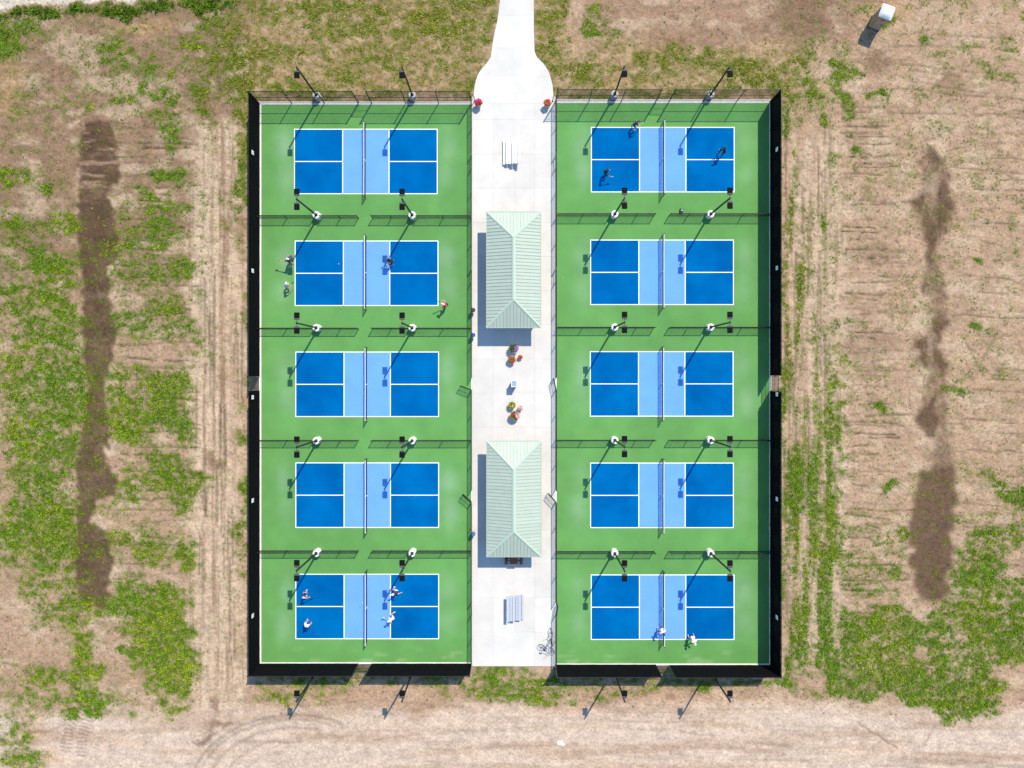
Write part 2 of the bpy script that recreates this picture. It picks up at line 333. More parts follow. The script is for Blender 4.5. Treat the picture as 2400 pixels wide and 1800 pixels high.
# ---- furrow scratches and wheel marks
lin = np.zeros_like(GXm); rel = np.zeros_like(GXm)
def splat(pts, wd, amp, arr):
    for k in range(len(pts) - 1):
        (xa, ya), (xb, yb) = pts[k], pts[k + 1]
        m = wd * 3 + STEP
        i0 = int(max(0, (min(xa, xb) - m - X0) / STEP)); i1 = int(min(NXC, (max(xa, xb) + m - X0) / STEP + 2))
        j0 = int(max(0, (min(ya, yb) - m - Y0) / STEP)); j1 = int(min(NYC, (max(ya, yb) + m - Y0) / STEP + 2))
        if i1 <= i0 or j1 <= j0: continue
        X = GXm[j0:j1, i0:i1]; Y = GYm[j0:j1, i0:i1]
        L2 = max(1e-6, (xb - xa) ** 2 + (yb - ya) ** 2)
        t = np.clip(((X - xa) * (xb - xa) + (Y - ya) * (yb - ya)) / L2, 0, 1)
        d2 = (X - xa - t * (xb - xa)) ** 2 + (Y - ya - t * (yb - ya)) ** 2
        arr[j0:j1, i0:i1] = np.maximum(arr[j0:j1, i0:i1], amp * np.exp(-d2 / (2 * wd * wd)))
def furrow(x0, x1, y, wd, amp, drift=0):
    n = max(3, int((x1 - x0) / 14)); yy = y; pts = []
    for k in range(n + 1):
        yy += random.gauss(drift / n, 1.3); pts.append((x0 + (x1 - x0) * k / n, yy))
    for k in range(len(pts) - 1):
        a = amp * random.uniform(.35, 1)
        if random.random() < .14: continue
        splat(pts[k:k + 2], wd, a, lin)
y = 300
while y < 1400:
    furrow(275 + random.uniform(-20, 60), random.uniform(380, 480), y, random.uniform(1.2, 2.0), random.uniform(.6, 1.2), random.uniform(-6, 6))
    if random.random() < .6: furrow(random.uniform(-60, 60), random.uniform(120, 185), y + random.uniform(-10, 10), 1.6, random.uniform(.1, .4), random.uniform(-8, 8))
    y += random.uniform(12, 36)
y = 250
while y < 1440:
    furrow(1978 + random.uniform(-20, 110) * random.random(), random.uniform(2040, 2150), y, random.uniform(1.0, 2.0), random.uniform(.35, 1.3), random.uniform(-4, 10))
    if random.random() < .75: furrow(random.uniform(2225, 2320), random.uniform(2330, 2560), y + random.uniform(-10, 10), 1.5, random.uniform(.2, .9), random.uniform(0, 12))
    y += random.uniform(7, 24)
for y_, d in ((108, 14), (150, 36), (210, 30), (165, 26), (265, 10), (185, 60), (75, 18)):
    furrow(random.uniform(2080, 2160), 2420, y_, 1.9, .7, d)
for a in ((770, 1350, 300), (640, 1480, 300)): pass
for k in range(120):
    xk = random.choice([random.uniform(455, 570), random.uniform(1838, 1945)]); yk = random.uniform(250, 1560)
    n = random.randint(3, max(4, min(22, int((1640 - yk) / 11)))); pts = [(xk + random.gauss(0, 1.0), yk + i * 11) for i in range(n)]
    splat(pts, random.uniform(1.1, 2.2), random.uniform(.2, .8), lin)
for k in range(150):
    xk = random.uniform(560, 2300); yk = random.uniform(1640, 1900); L = random.uniform(40, 260); sl = random.gauss(0, .05) + (-.12 if xk < 900 else .04)
    pts = [(xk + i * L / 8, yk + i * L / 8 * sl + random.gauss(0, .8)) for i in range(9)]
    splat(pts, random.uniform(1.2, 3.5), random.uniform(.06, .36), lin)
for rr, a0, a1, am in ((215, 182, 300, .55), (203, 182, 296, .4), (180, 185, 290, .45), (150, 190, 280, .35), (118, 190, 260, .25)):
    splat([(690 + rr * 1.15 * math.cos(R(t)), 1860 + rr * .85 * math.sin(R(t))) for t in range(a0, a1, 6)], 3.2, am, lin)
# tracked-machine imprint, lower corner
def tread(pts, wdt):
    for k in range(len(pts) - 1):
        (xa, ya), (xb, yb) = pts[k], pts[k + 1]; L = math.hypot(xb - xa, yb - ya); n = int(L / 8.2)
        ux, uy = (xb - xa) / L, (yb - ya) / L
        for i in range(n):
            x_, y_ = xa + ux * L * i / n, ya + uy * L * i / n
            splat([(x_ - uy * wdt, y_ + ux * wdt), (x_ + uy * wdt, y_ - ux * wdt)], 1.5, .55, lin)
tread([(206, 1640), (180, 1680), (160, 1710), (152, 1770)], 11)
tread([(238, 1660), (205, 1690), (192, 1730), (190, 1780)], 11)
splat([(150, 1698), (110, 1716), (70, 1718), (40, 1668)], 2.2, .5, lin)
for (xa, ya, xb, yb, am) in ((2010, 1695, 2105, 1755, .6), (2165, 1750, 2190, 1705, .5), (2170, 420, 2235, 350, .4), (2300, 850, 2335, 785, .6), (2260, 795, 2285, 840, .5), (1978, 1470, 2020, 1468, .9), (0, 1553, 40, 1562, .6),
                             (510, 190, 540, 120, .6), (540, 120, 575, 50, .6), (512, 215, 508, 120, .5), (508, 120, 500, 60, .35), (60, 230, 190, 140, .3), (190, 140, 250, 82, .3), (30, 150, 110, 90, .3), (100, 265, 160, 240, .4)):
    n = 9; splat([(xa + (xb - xa) * i / n + random.gauss(0, .9), ya + (yb - ya) * i / n + random.gauss(0, .9)) for i in range(n + 1)], 2.0, am, lin)
for (xa, ya, xb, yb) in ((90, 205, 250, 92), (60, 185, 230, 60), (110, 175, 60, 230)):
    splat([(xa + (xb - xa) * i / 8, ya + (yb - ya) * i / 8 + random.gauss(0, 1.5)) for i in range(9)], 5, .22, lin)

# ---- soil colour
def C(*c): return np.array(c)[None, None, :]
def lin2(c): return tuple(((x / 255 + .055) / 1.055) ** 2.4 if x > 10 else x / 255 / 12.92 for x in c)
K = 1 / 1.72
def A(r_, g_, b_): return np.array([v * K * q for v, q in zip(lin2((r_, g_, b_)), (.86, .82, .745))])[None, None, :]
tan = A(203, 172, 150); pale = A(232, 209, 188); brown = A(160, 129, 109); dark = A(108, 84, 70); wet = A(96, 74, 62); straw = A(196, 168, 122); ocre = A(214, 176, 134); sand = A(238, 219, 208)
big = fbm(220, 160, 71, 4)[..., None]; mid = fbm(60, 34, 72, 4)[..., None]; sml = fbm(14, 11, 73, 3)[..., None]
soil = tan + 0 * big
soil = soil + (brown - soil) * np.clip((left * (1 - sstep(450, 900, GYm)) * .95 + left * .12)[..., None] * (.5 + big), 0, 1)
soil = soil + (brown - soil) * (sstep(1330, 1420, GXm) * (1 - sstep(80, 130, GYm)) * (1 - sstep(2040, 2130, GXm)) * .6)[..., None]
soil = soil + (pale - soil) * (sstep(.5, .68, mid) * .45 + .1)
stripe = fbm(9, 260, 81, 3)
trk = mx(rect(448, 280, 566, 1700, 1, 22), rect(1835, 320, 1985, 1560, .8, 16))
soil = soil + (pale - soil) * (trk * np.clip(.62 + 1.3 * (stripe - .42) * 2, 0, 1))[..., None]
soil = soil + (brown - soil) * (trk * sstep(.60, .74, fbm(10, 200, 83, 3)) * .6)[..., None]
soil = soil + (sand - soil) * np.clip(south * .95, 0, 1)[..., None]
soil = soil + (tan * .93 - soil) * (south * sstep(.5, .7, fbm(300, 26, 85, 4)) * .55)[..., None]
soil = soil + (pale * 1.05 - soil) * (south * sstep(.55, .72, fbm(260, 22, 86, 3)) * .3)[..., None]
soil = soil + (ocre - soil) * mx(ell(330, 70, 60, 24, .5), ell(20, 200, 40, 70, .4), ell(70, 1780, 60, 30, .5), ell(2070, 40, 60, 40, .5), ell(80, 1700, 40, 30, .4))[..., None]
soil = soil + (straw - soil) * (dry * .35)[..., None]
soil = soil + (A(150, 130, 86) - soil) * (dry * sstep(.40, .62, fbm(13, 10, 91, 3)) * .55)[..., None]
soil = soil + (brown * .85 - soil) * mx(ell(1880, 40, 80, 60, .85), ell(1780, 60, 60, 30, .35), ell(1600, 70, 80, 30, .35), ell(2070, 140, 40, 26, .7), ell(2230, 195, 40, 30, .45), ell(1990, 235, 20, 50, .5), ell(2050, 590, 60, 20, .4), ell(2030, 800, 60, 60, .35), ell(520, 1700, 40, 12, .7), ell(480, 1725, 30, 12, .8), ell(500, 1660, 18, 12, .7), ell(500, 1080, 14, 24, .6), ell(560, 40, 50, 30, .3), ell(1400, 1642, 18, 5, .7))[..., None]
soil = soil + (pale - soil) * mx(ell(240, 1216, 26, 20, .9), ell(262, 480, 18, 14, .8), ell(265, 625, 18, 20, .8), ell(268, 730, 20, 10, .8), ell(262, 870, 14, 30, .7), ell(260, 1050, 24, 10, .9), ell(270, 1172, 30, 14, .8), ell(275, 1345, 24, 12, .7), ell(190, 780, 14, 50, .6), ell(195, 880, 14, 20, .6), ell(180, 250, 24, 8, .7), ell(165, 295, 24, 6, .7), ell(225, 1480, 18, 40, .7), ell(2160, 740, 30, 26, .9), ell(2160, 690, 24, 16, .8), ell(2180, 890, 16, 30, .8), ell(2170, 1040, 24, 16, .8), ell(2150, 1095, 20, 14, .8), ell(2180, 430, 26, 12, .8), ell(2190, 340, 20, 30, .8), ell(2160, 1440, 40, 20, .7), ell(2000, 180, 20, 30, .8))[..., None] * .9
corner = sstep(10, -8, WY - sc + 26) * (1 - sstep(300, 480, GXm))
soil = soil + (A(244, 236, 226) - soil) * corner[..., None]
g = g * (1 - .85 * corner); grass = grass * (1 - .8 * corner * (1 - sstep(.62, .7, fbm(26, 20, 99, 2))))
soil = soil + (dark - soil) * (sw * .92)[..., None]
soil = soil + (wet - soil) * (sw * sstep(.45, .65, fbm(50, 40, 95, 3)) * .55)[..., None]
soil = soil + (tan * .8 - soil) * (sw * sstep(.62, .72, fbm(60, 10, 96, 3)) * (1 - sstep(420, 480, GYm)) * .8)[..., None]
soil = soil + (dark * 1.02 - soil) * (swR * .9)[..., None]
spk = sstep(.62, .74, fbm(8, 6, 141, 2))[..., None]
soil = soil * (.74 + .50 * sml) * (1 - .22 * spk * (1 - .7 * south[..., None])) * (1 - .62 * lin[..., None])
undergrass = A(90, 118, 10)
soil = soil + (undergrass - soil) * np.clip(blur(grass, 2) * (.45 + .8 * sstep(.38, .6, fbm(9, 7, 131, 2))), 0, .92)[..., None]
soil = np.clip(soil, .01, .9)

# ---- relief: flat bed below the paving
wobble = (fbm(40, 30, 101, 4) - .5) * .05 + (fbm(9, 8, 104, 2) - .5) * .022 - .07 * lin - .03 * trk * (stripe - .4) - .05 * sw
bed = mx(rect(604, 234, 1812, 1560, 1, 3, False), rect(1104, 120, 1304, 240, 1, 4, False))
pathmask = blur(poly_mask([(1174, -200), (1174, 0), (1166, 50), (1158, 100), (1152, 134), (1137, 153), (1124, 170), (1116, 190), (1112, 210), (1112, 240), (1296, 240), (1295, 208), (1292, 190), (1285, 171), (1273, 150), (1256, 134), (1252, 120), (1250, 60), (1250, -200)], GXm, GYm), 1)
bed = np.maximum(rect(606, 236, 1810, 1559, 1, 3, False), pathmask)
near = blur(bed, 4)
grass = grass * (1 - sstep(.02, .25, near))
zz = -.045 + wobble * (1 - sstep(0, .6, near)) - .16 * sstep(.55, .95, bed)

# ---- ground sheet: fine in the middle, coarse to the horizon
ext = np.array([-3000, -1500, -700, -300, -150, -90])
wxs = np.concatenate([ext, gx(XS), -ext[::-1]]); wys = np.concatenate([-ext, gy(YS), ext[::-1]])
def pad(a):
    return np.pad(a, [(6, 6), (6, 6)] + [(0, 0)] * (a.ndim - 2), mode='edge')
Zp = pad(zz); Cp = pad(soil)
mean = soil[:, :40].reshape(-1, 3).mean(0)
mask = np.ones(Zp.shape, bool); mask[6:-6, 6:-6] = False
Cp[mask] = mean; Zp[mask] = -.05
XX, YY = np.meshgrid(wxs, wys)
nr, nc = Zp.shape
co = np.stack([XX, YY, Zp], -1).reshape(-1, 3).astype(np.float32)
ii = (np.arange(nr - 1)[:, None] * nc + np.arange(nc - 1)[None, :]).ravel()
quads = np.stack([ii, ii + nc, ii + nc + 1, ii + 1], -1).astype(np.int32)
def np_mesh(name, co, faces, colr=None, smooth=False, aname='soil'):
    me = bpy.data.meshes.new(name); k = faces.shape[1]
    me.vertices.add(len(co)); me.vertices.foreach_set('co', co.ravel())
    me.loops.add(faces.size); me.loops.foreach_set('vertex_index', faces.ravel())
    me.polygons.add(len(faces)); me.polygons.foreach_set('loop_start', np.arange(0, faces.size, k, dtype=np.int32))
    me.polygons.foreach_set('loop_total', np.full(len(faces), k, dtype=np.int32))
    if smooth: me.polygons.foreach_set('use_smooth', np.ones(len(faces), bool))
    if colr is not None:
        a = me.attributes.new(aname, 'FLOAT_COLOR', 'POINT')
        c4 = np.ones((len(co), 4), np.float32); c4[:, :3] = colr; a.data.foreach_set('color', c4.ravel())
    me.update(calc_edges=True); me.validate(); return me
gm = np_mesh('ground', co, quads, Cp.reshape(-1, 3), True)
def ground_mat():
    m = bpy.data.materials.new('dirt_ground'); m.use_nodes = True
    n = m.node_tree.nodes; l = m.node_tree.links; p = n['Principled BSDF']
    p.inputs['Roughness'].default_value = .95; p.inputs['Specular IOR Level'].default_value = .12
    at_ = n.new('ShaderNodeAttribute'); at_.attribute_name = 'soil'
    geo = n.new('ShaderNodeNewGeometry')
    n1 = n.new('ShaderNodeTexNoise'); n1.inputs['Scale'].default_value = 4.5; n1.inputs['Detail'].default_value = 8; n1.inputs['Roughness'].default_value = .72
    l.new(geo.outputs['Position'], n1.inputs['Vector'])
    mr = n.new('ShaderNodeMapRange'); mr.inputs[1].default_value = .3; mr.inputs[2].default_value = .7; mr.inputs[3].default_value = .64; mr.inputs[4].default_value = 1.30
    l.new(n1.outputs['Fac'], mr.inputs[0])
    mu = n.new('ShaderNodeVectorMath'); mu.operation = 'SCALE'
    l.new(at_.outputs['Color'], mu.inputs[0]); l.new(mr.outputs[0], mu.inputs['Scale'])
    l.new(mu.outputs[0], p.inputs['Base Color'])
    bp = n.new('ShaderNodeBump'); bp.inputs['Strength'].default_value = .55; bp.inputs['Distance'].default_value = .06
    l.new(n1.outputs['Fac'], bp.inputs['Height']); l.new(bp.outputs['Normal'], p.inputs['Normal'])
    return m
gm.materials.append(ground_mat())
ground = struct(put('ground', gm))

# ---- grass tufts
def sample(arr, px, py):
    i = np.clip(((px - X0) / STEP).astype(int), 0, NXC - 1); j = np.clip(((py - Y0) / STEP).astype(int), 0, NYC - 1)
    return arr[j, i]
def grass_mat():
    m = bpy.data.materials.new('grass_blades'); m.use_nodes = True
    n = m.node_tree.nodes; l = m.node_tree.links; p = n['Principled BSDF']
    p.inputs['Roughness'].default_value = .7; p.inputs['Specular IOR Level'].default_value = .2
    at_ = n.new('ShaderNodeAttribute'); at_.attribute_name = 'tint'
    geo = n.new('ShaderNodeNewGeometry'); nz = n.new('ShaderNodeTexNoise'); nz.inputs['Scale'].default_value = 1.3; nz.inputs['Detail'].default_value = 3
    l.new(geo.outputs['Position'], nz.inputs['Vector'])
    mr = n.new('ShaderNodeMapRange'); mr.inputs[1].default_value = .3; mr.inputs[2].default_value = .7; mr.inputs[3].default_value = .8; mr.inputs[4].default_value = 1.2
    l.new(nz.outputs['Fac'], mr.inputs[0])
    mu = n.new('ShaderNodeVectorMath'); mu.operation = 'SCALE'
    l.new(at_.outputs['Color'], mu.inputs[0]); l.new(mr.outputs[0], mu.inputs['Scale']); l.new(mu.outputs[0], p.inputs['Base Color'])
    return m
M_grass = grass_mat()
def tufts(name, px, py, size, tall, leaves, tint):
    n = len(px)
    z = sample(zz, px, py) - .008
    bx = gx(px)[:, None]; by = gy(py)[:, None]; bz = z[:, None]
    a = rng.random((n, leaves)) * 2 * np.pi; ln = size[:, None] * (.55 + .75 * rng.random((n, leaves)))
    hh = tall[:, None] * (.4 + .9 * rng.random((n, leaves))); wd = ln * (.16 + .12 * rng.random((n, leaves)))
    off = size[:, None] * .55 * np.sqrt(rng.random((n, leaves))); oa = rng.random((n, leaves)) * 2 * np.pi
    rx = bx + off * np.cos(oa); ry = by + off * np.sin(oa)
    ca, sa = np.cos(a), np.sin(a)
    P = np.zeros((n, leaves, 4, 3), np.float32)
    P[:, :, 0] = np.stack([rx, ry, bz + 0 * rx], -1)
    P[:, :, 1] = np.stack([rx + ca * ln * .55 - sa * wd, ry + sa * ln * .55 + ca * wd, bz + hh], -1)
    P[:, :, 2] = np.stack([rx + ca * ln, ry + sa * ln, bz + hh * (.55 + .6 * rng.random((n, leaves)))], -1)
    P[:, :, 3] = np.stack([rx + ca * ln * .55 + sa * wd, ry + sa * ln * .55 - ca * wd, bz + hh * .9], -1)
    co = P.reshape(-1, 3); F = np.arange(len(co), dtype=np.int32).reshape(-1, 4)
    t = np.repeat(tint[:, None, :], leaves, 1) * (.62 + .62 * rng.random((n, 1, 1))) * (.8 + .5 * rng.random((n, leaves, 1)))
    t = np.repeat(t[:, :, None, :], 4, 2).reshape(-1, 3)
    me = np_mesh(name, co, F, np.clip(t, .002, .8), False, 'tint'); me.materials.append(M_grass)
    return stuff(put(name, me))
NC = 560000
px = rng.uniform(X0, X1, NC); py = rng.uniform(Y0, Y1, NC)
gv = sample(grass, px, py); dv = sample(dry, px, py)
keep = rng.random(NC) < gv * .90 + .018 * (sample(near, px, py) < .02) * (1 - sample(south, px, py)) * (1 - .6 * sample(trk, px, py))
px, py, gv, dv = px[keep], py[keep], gv[keep], dv[keep]
n = len(px)
hue = sample(fbm(70, 60, 121, 3), px, py); r3 = rng.random(n)
gA = A(128, 176, 0)[0, 0]; gB = A(164, 192, 0)[0, 0]; gC = A(88, 138, 2)[0, 0]; gD = A(216, 190, 112)[0, 0]; gE = A(156, 154, 34)[0, 0]
tint = gA + (gB - gA) * np.clip((hue - .4) * 3, 0, 1)[:, None]
tint = tint + (gC - tint) * ((r3 < .32) * .85)[:, None]
oliv = np.clip(sample(mx(rect(470, 60, 620, 330, .8, 20), rect(1828, 320, 1905, 920, .6, 8), sw * .55, swR * .5), px, py), 0, 1)
tint = tint + (gE - tint) * (oliv * .7)[:, None]
tint = tint + ((gD if True else gD) - tint) * ((dv > .5) * (rng.random(n) < .42) * .85)[:, None]
tint = tint + (gE - tint) * ((dv > .5) * (rng.random(n) < .6) * .6)[:, None]
scr = sample(scrub, px, py)
size = (.06 + .085 * rng.random(n) ** 1.6) * (.7 + .5 * gv) * (1 + .5 * scr)
tall = (.03 + .07 * rng.random(n) ** 1.5) * (.6 + .8 * gv) * (1 + 1.5 * scr)
tint = tint + (gC * .8 - tint) * (scr * .6)[:, None]
tufts('grass', px, py, size, tall, 6, tint)
# small scattered weeds
NW = 60000
px = rng.uniform(X0, X1, NW); py = rng.uniform(Y0, Y1, NW)
wv = sstep(.48, .68, fbm(34, 24, 151, 3)) * sstep(.3, .6, fbm(150, 110, 152, 2)) * (sample(near, px, py) < .02)[None, :].any(0) if False else sample(sstep(.46, .66, fbm(34, 24, 151, 3)) * (.25 + .75 * sstep(.35, .6, fbm(150, 110, 152, 2))), px, py) * (sample(near, px, py) < .02)
wv = wv * (1 - sample(south, px, py)) * (1 - .7 * sample(trk, px, py)) * (1 - sample(corner, px, py))
kp = rng.random(NW) < wv * .75
px, py = px[kp], py[kp]; n = len(px)
tint = A(64, 100, 34)[0, 0] + (A(120, 140, 40)[0, 0] - A(64, 100, 34)[0, 0]) * rng.random((n, 1)) ** 2
tufts('weeds', px, py, .05 + .07 * rng.random(n) ** 2, .03 + .06 * rng.random(n), 5, tint)
# soft clods
NCl = 9000
px = rng.uniform(X0, X1, NCl); py = rng.uniform(Y0, Y1, NCl)
kk = (sample(near, px, py) < .01) & (rng.random(NCl) < .25 + .6 * sample(lin, px, py))
px, py = px[kk], py[kk]; n = len(px)
r_ = (.02 + .05 * rng.random(n) ** 2)[:, None, None]
base = np.array([[1, 0, 0], [0, 1, 0], [-1, 0, 0], [0, -1, 0], [0, 0, .8]])[None]
jit = 1 + .5 * (rng.random((n, 5, 1)) - .5)
th = rng.random(n) * 6.28; cs, sn = np.cos(th), np.sin(th)
B = np.repeat(base, n, 0) * jit * r_
Bx = B[..., 0] * cs[:, None] - B[..., 1] * sn[:, None]; By = B[..., 0] * sn[:, None] + B[..., 1] * cs[:, None]
co = np.stack([Bx + gx(px)[:, None], By + gy(py)[:, None], B[..., 2] + (sample(zz, px, py) - .01)[:, None]], -1).reshape(-1, 3).astype(np.float32)
fb = np.array([[0, 1, 4], [1, 2, 4], [2, 3, 4], [3, 0, 4]])
F = (np.arange(n)[:, None, None] * 5 + fb[None]).reshape(-1, 3).astype(np.int32)
cc = np.repeat(sample(soil, px, py)[:, None, :] * (.7 + .5 * rng.random((n, 1, 1))), 5, 1).reshape(-1, 3)
me = np_mesh('dirt_clods', co, F, cc); me.materials.append(gm.materials[0]); stuff(put('dirt_clods', me))

# ------------------------------------------------------------------ walkway
walk = struct(MB().sheet(gx(1106.5), gy(1561.5), gx(1302), gy(226), -.03).build('walkway', M_joint))
XC = [1107.2, 1155.8, 1204.4, 1253.0, 1301.4]
YC = [1561.5 - 80.05 * k for k in range(17)] + [243]
for j in range(len(YC) - 1):
    for i in range(4):
        x0_, x1_, y0_, y1_ = gx(XC[i]), gx(XC[i + 1]), gy(YC[j]), gy(YC[j + 1])
        e = .003
        MB().bevbox(((x0_ + x1_) / 2, (y0_ + y1_) / 2, -.05), (x1_ - x0_ - 2 * e, y1_ - y0_ - 2 * e, .1), .004).build('concrete_slab', M_conc, walk)
EL = [(-170, 1173), (0, 1172), (25, 1169), (50, 1165.5), (80, 1158.5), (100, 1154.5), (120, 1152.5), (134, 1150), (142, 1145), (153, 1136), (161, 1129), (170, 1122.5), (180, 1118), (190, 1115), (200, 1112.8), (210, 1111.4), (226, 1110), (243, 1109)]
ER = [(-170, 1251), (0, 1251), (60, 1251), (100, 1252), (120, 1253), (132, 1257), (140, 1264), (149, 1274), (160, 1281.5), (171, 1287), (181, 1290.5), (191, 1293), (200, 1295), (209, 1296), (227, 1297), (243, 1298)]
pl = np.array(EL); pr = np.array(ER)
path = struct(MB().add([(gx(np.interp(y_, pl[:, 0], pl[:, 1]) + 1.5), gy(y_), -.03) for y_ in range(-160, 244, 6)] + [(gx(np.interp(y_, pr[:, 0], pr[:, 1]) - 1.5), gy(y_), -.03) for y_ in range(242, -163, -6)],
                     [tuple(range(len(range(-160, 244, 6)) + len(range(242, -163, -6))))]).build('path', M_joint))
ycut = [-160, -100, -40, 36, 112, 178, 243]
for a, b in zip(ycut[:-1], ycut[1:]):
    ys = np.linspace(a + .08, b - .08, 16)
    midx = 1209 if b > 120 else None
    halves = [(0, 1)] if midx is None else [(0, .5), (.5, 1)]
    for h0, h1 in halves:
        P = []
        for y_ in ys:
            l_, r_e = np.interp(y_, pl[:, 0], pl[:, 1]), np.interp(y_, pr[:, 0], pr[:, 1])
            P.append((gx(l_ + (r_e - l_) * h0 + (.08 if h0 else 0)), gy(y_)))
        for y_ in ys[::-1]:
            l_, r_e = np.interp(y_, pl[:, 0], pl[:, 1]), np.interp(y_, pr[:, 0], pr[:, 1])
            P.append((gx(l_ + (r_e - l_) * h1 - (.08 if h1 < 1 else 0)), gy(y_)))
        MB().prism(P, -.1, 0).build('concrete_slab', M_conc, path)

# ------------------------------------------------------------------ court blocks
CY_L = [378.5, 640.5, 900.7, 1160.5, 1421.4]; CX_L = [857.5, 859.2, 860.6, 860.8, 860.8]
CY_R = [374.2, 638.3, 899.7, 1160.9, 1423.0]; CX_R = [1553.3, 1551.6, 1550.8, 1551.5, 1553.0]
def green_mat():
    m = bpy.data.materials.new('paint_green'); m.use_nodes = True
    n = m.node_tree.nodes; l = m.node_tree.links; p = n['Principled BSDF']
    p.inputs['Roughness'].default_value = .85; p.inputs['Specular IOR Level'].default_value = .05
    at_ = n.new('ShaderNodeAttribute'); at_.attribute_name = 'worn'
    geo = n.new('ShaderNodeNewGeometry')
    n1 = n.new('ShaderNodeTexNoise'); n1.inputs['Scale'].default_value = .55; n1.inputs['Detail'].default_value = 6; n1.inputs['Roughness'].default_value = .55
    n2 = n.new('ShaderNodeTexNoise'); n2.inputs['Scale'].default_value = 14; n2.inputs['Detail'].default_value = 4
    l.new(geo.outputs['Position'], n1.inputs['Vector']); l.new(geo.outputs['Position'], n2.inputs['Vector'])
    mr = n.new('ShaderNodeMapRange'); mr.inputs[1].default_value = .3; mr.inputs[2].default_value = .7; mr.inputs[3].default_value = .92; mr.inputs[4].default_value = 1.08
    l.new(n1.outputs['Fac'], mr.inputs[0])
    mr2 = n.new('ShaderNodeMapRange'); mr2.inputs[1].default_value = .3; mr2.inputs[2].default_value = .7; mr2.inputs[3].default_value = .96; mr2.inputs[4].default_value = 1.04
    l.new(n2.outputs['Fac'], mr2.inputs[0])
    mm = n.new('ShaderNodeMath'); mm.operation = 'MULTIPLY'; l.new(mr.outputs[0], mm.inputs[0]); l.new(mr2.outputs[0], mm.inputs[1])
    mu = n.new('ShaderNodeVectorMath'); mu.operation = 'SCALE'
    l.new(at_.outputs['Color'], mu.inputs[0]); l.new(mm.outputs[0], mu.inputs['Scale']); l.new(mu.outputs[0], p.inputs['Base Color'])
    return m
M_green = green_mat()
def court_block(x0, x1, y0, y1, CX, CY, seed):
    xs = np.linspace(gx(x0), gx(x1), 90); ys = np.linspace(gy(y1), gy(y0), 230)
    X, Y = np.meshgrid(xs, ys); PX = X * S + NX; PY = NY - Y * S
    worn = np.zeros_like(X); rr = np.random.default_rng(seed)
    for cx_, cy_ in zip(CX, CY):
        for sgn in (-1, 1):
            for q in (-1, 1):
                a = rr.uniform(.3, .75)
                ex = cx_ + sgn * (168 + rr.uniform(18, 30)); ey = cy_ + q * rr.uniform(28, 48)
                worn = np.maximum(worn, a * np.exp(-((PX - ex) / rr.uniform(17, 25)) ** 2 - ((PY - ey) / rr.uniform(30, 44)) ** 2))
    worn = worn * (.55 + .9 * fbm(60, 60, seed + 5, 3, PX, PY))
    gr = np.array([0.089, 0.233, 0.067]); gw = np.array([0.165, 0.285, 0.165])
    edge = (fbm(130, 200, seed + 9, 4, PX, PY) - .5)
    c = gr * (1 + .28 * edge[..., None]) + (gw - gr) * np.clip(worn, 0, 1)[..., None]
    dust = sstep(.60, .74, fbm(40, 8, seed + 21, 3, PX, PY)) * sstep(y1 - 46, y1 - 6, PY) * .2
    c = c + (np.array([.42, .42, .34]) - c) * dust[..., None]
    nr_, nc_ = X.shape
    co = np.stack([X, Y, 0 * X], -1).reshape(-1, 3).astype(np.float32)
    ii = (np.arange(nr_ - 1)[:, None] * nc_ + np.arange(nc_ - 1)[None, :]).ravel()
    F = np.stack([ii, ii + 1, ii + nc_ + 1, ii + nc_], -1).astype(np.int32)
    me = np_mesh('court_surface', co, F, c.reshape(-1, 3), False, 'worn'); me.materials.append(M_green)
    o = struct(put('court_surface', me))
    MB().box(((gx(x0) + gx(x1)) / 2, (gy(y0) + gy(y1)) / 2, -.066), (gx(x1) - gx(x0), gy(y0) - gy(y1), .12)).build('asphalt_base', M_joint, o)
    return o
court_block(612.6, 1104.3, 245.4, 1552.2, CX_L, CY_L, 201)
court_block(1304.8, 1803.2, 241.6, 1555.0, CX_R, CY_R, 301)
def kerb(x0, y0, x1, y1, z=.012):
    return struct(MB().bevbox(((gx(x0) + gx(x1)) / 2, (gy(y0) + gy(y1)) / 2, z / 2 - .08), (gx(x1) - gx(x0), gy(y0) - gy(y1), .16 + z), .006).build('kerb', M_kerb))
kerb(605.6, 237.8, 612.5, 1557.6); kerb(612.6, 237.8, 1107.0, 245.3); kerb(612.6, 1552.3, 1107.0, 1557.6); kerb(1104.4, 245.4, 1107.0, 1552.2)
kerb(1803.3, 232.8, 1808.6, 1561.4); kerb(1301.6, 232.8, 1803.2, 241.5); kerb(1301.6, 1555.1, 1803.2, 1561.4); kerb(1301.6, 241.6, 1304.7, 1555.0)

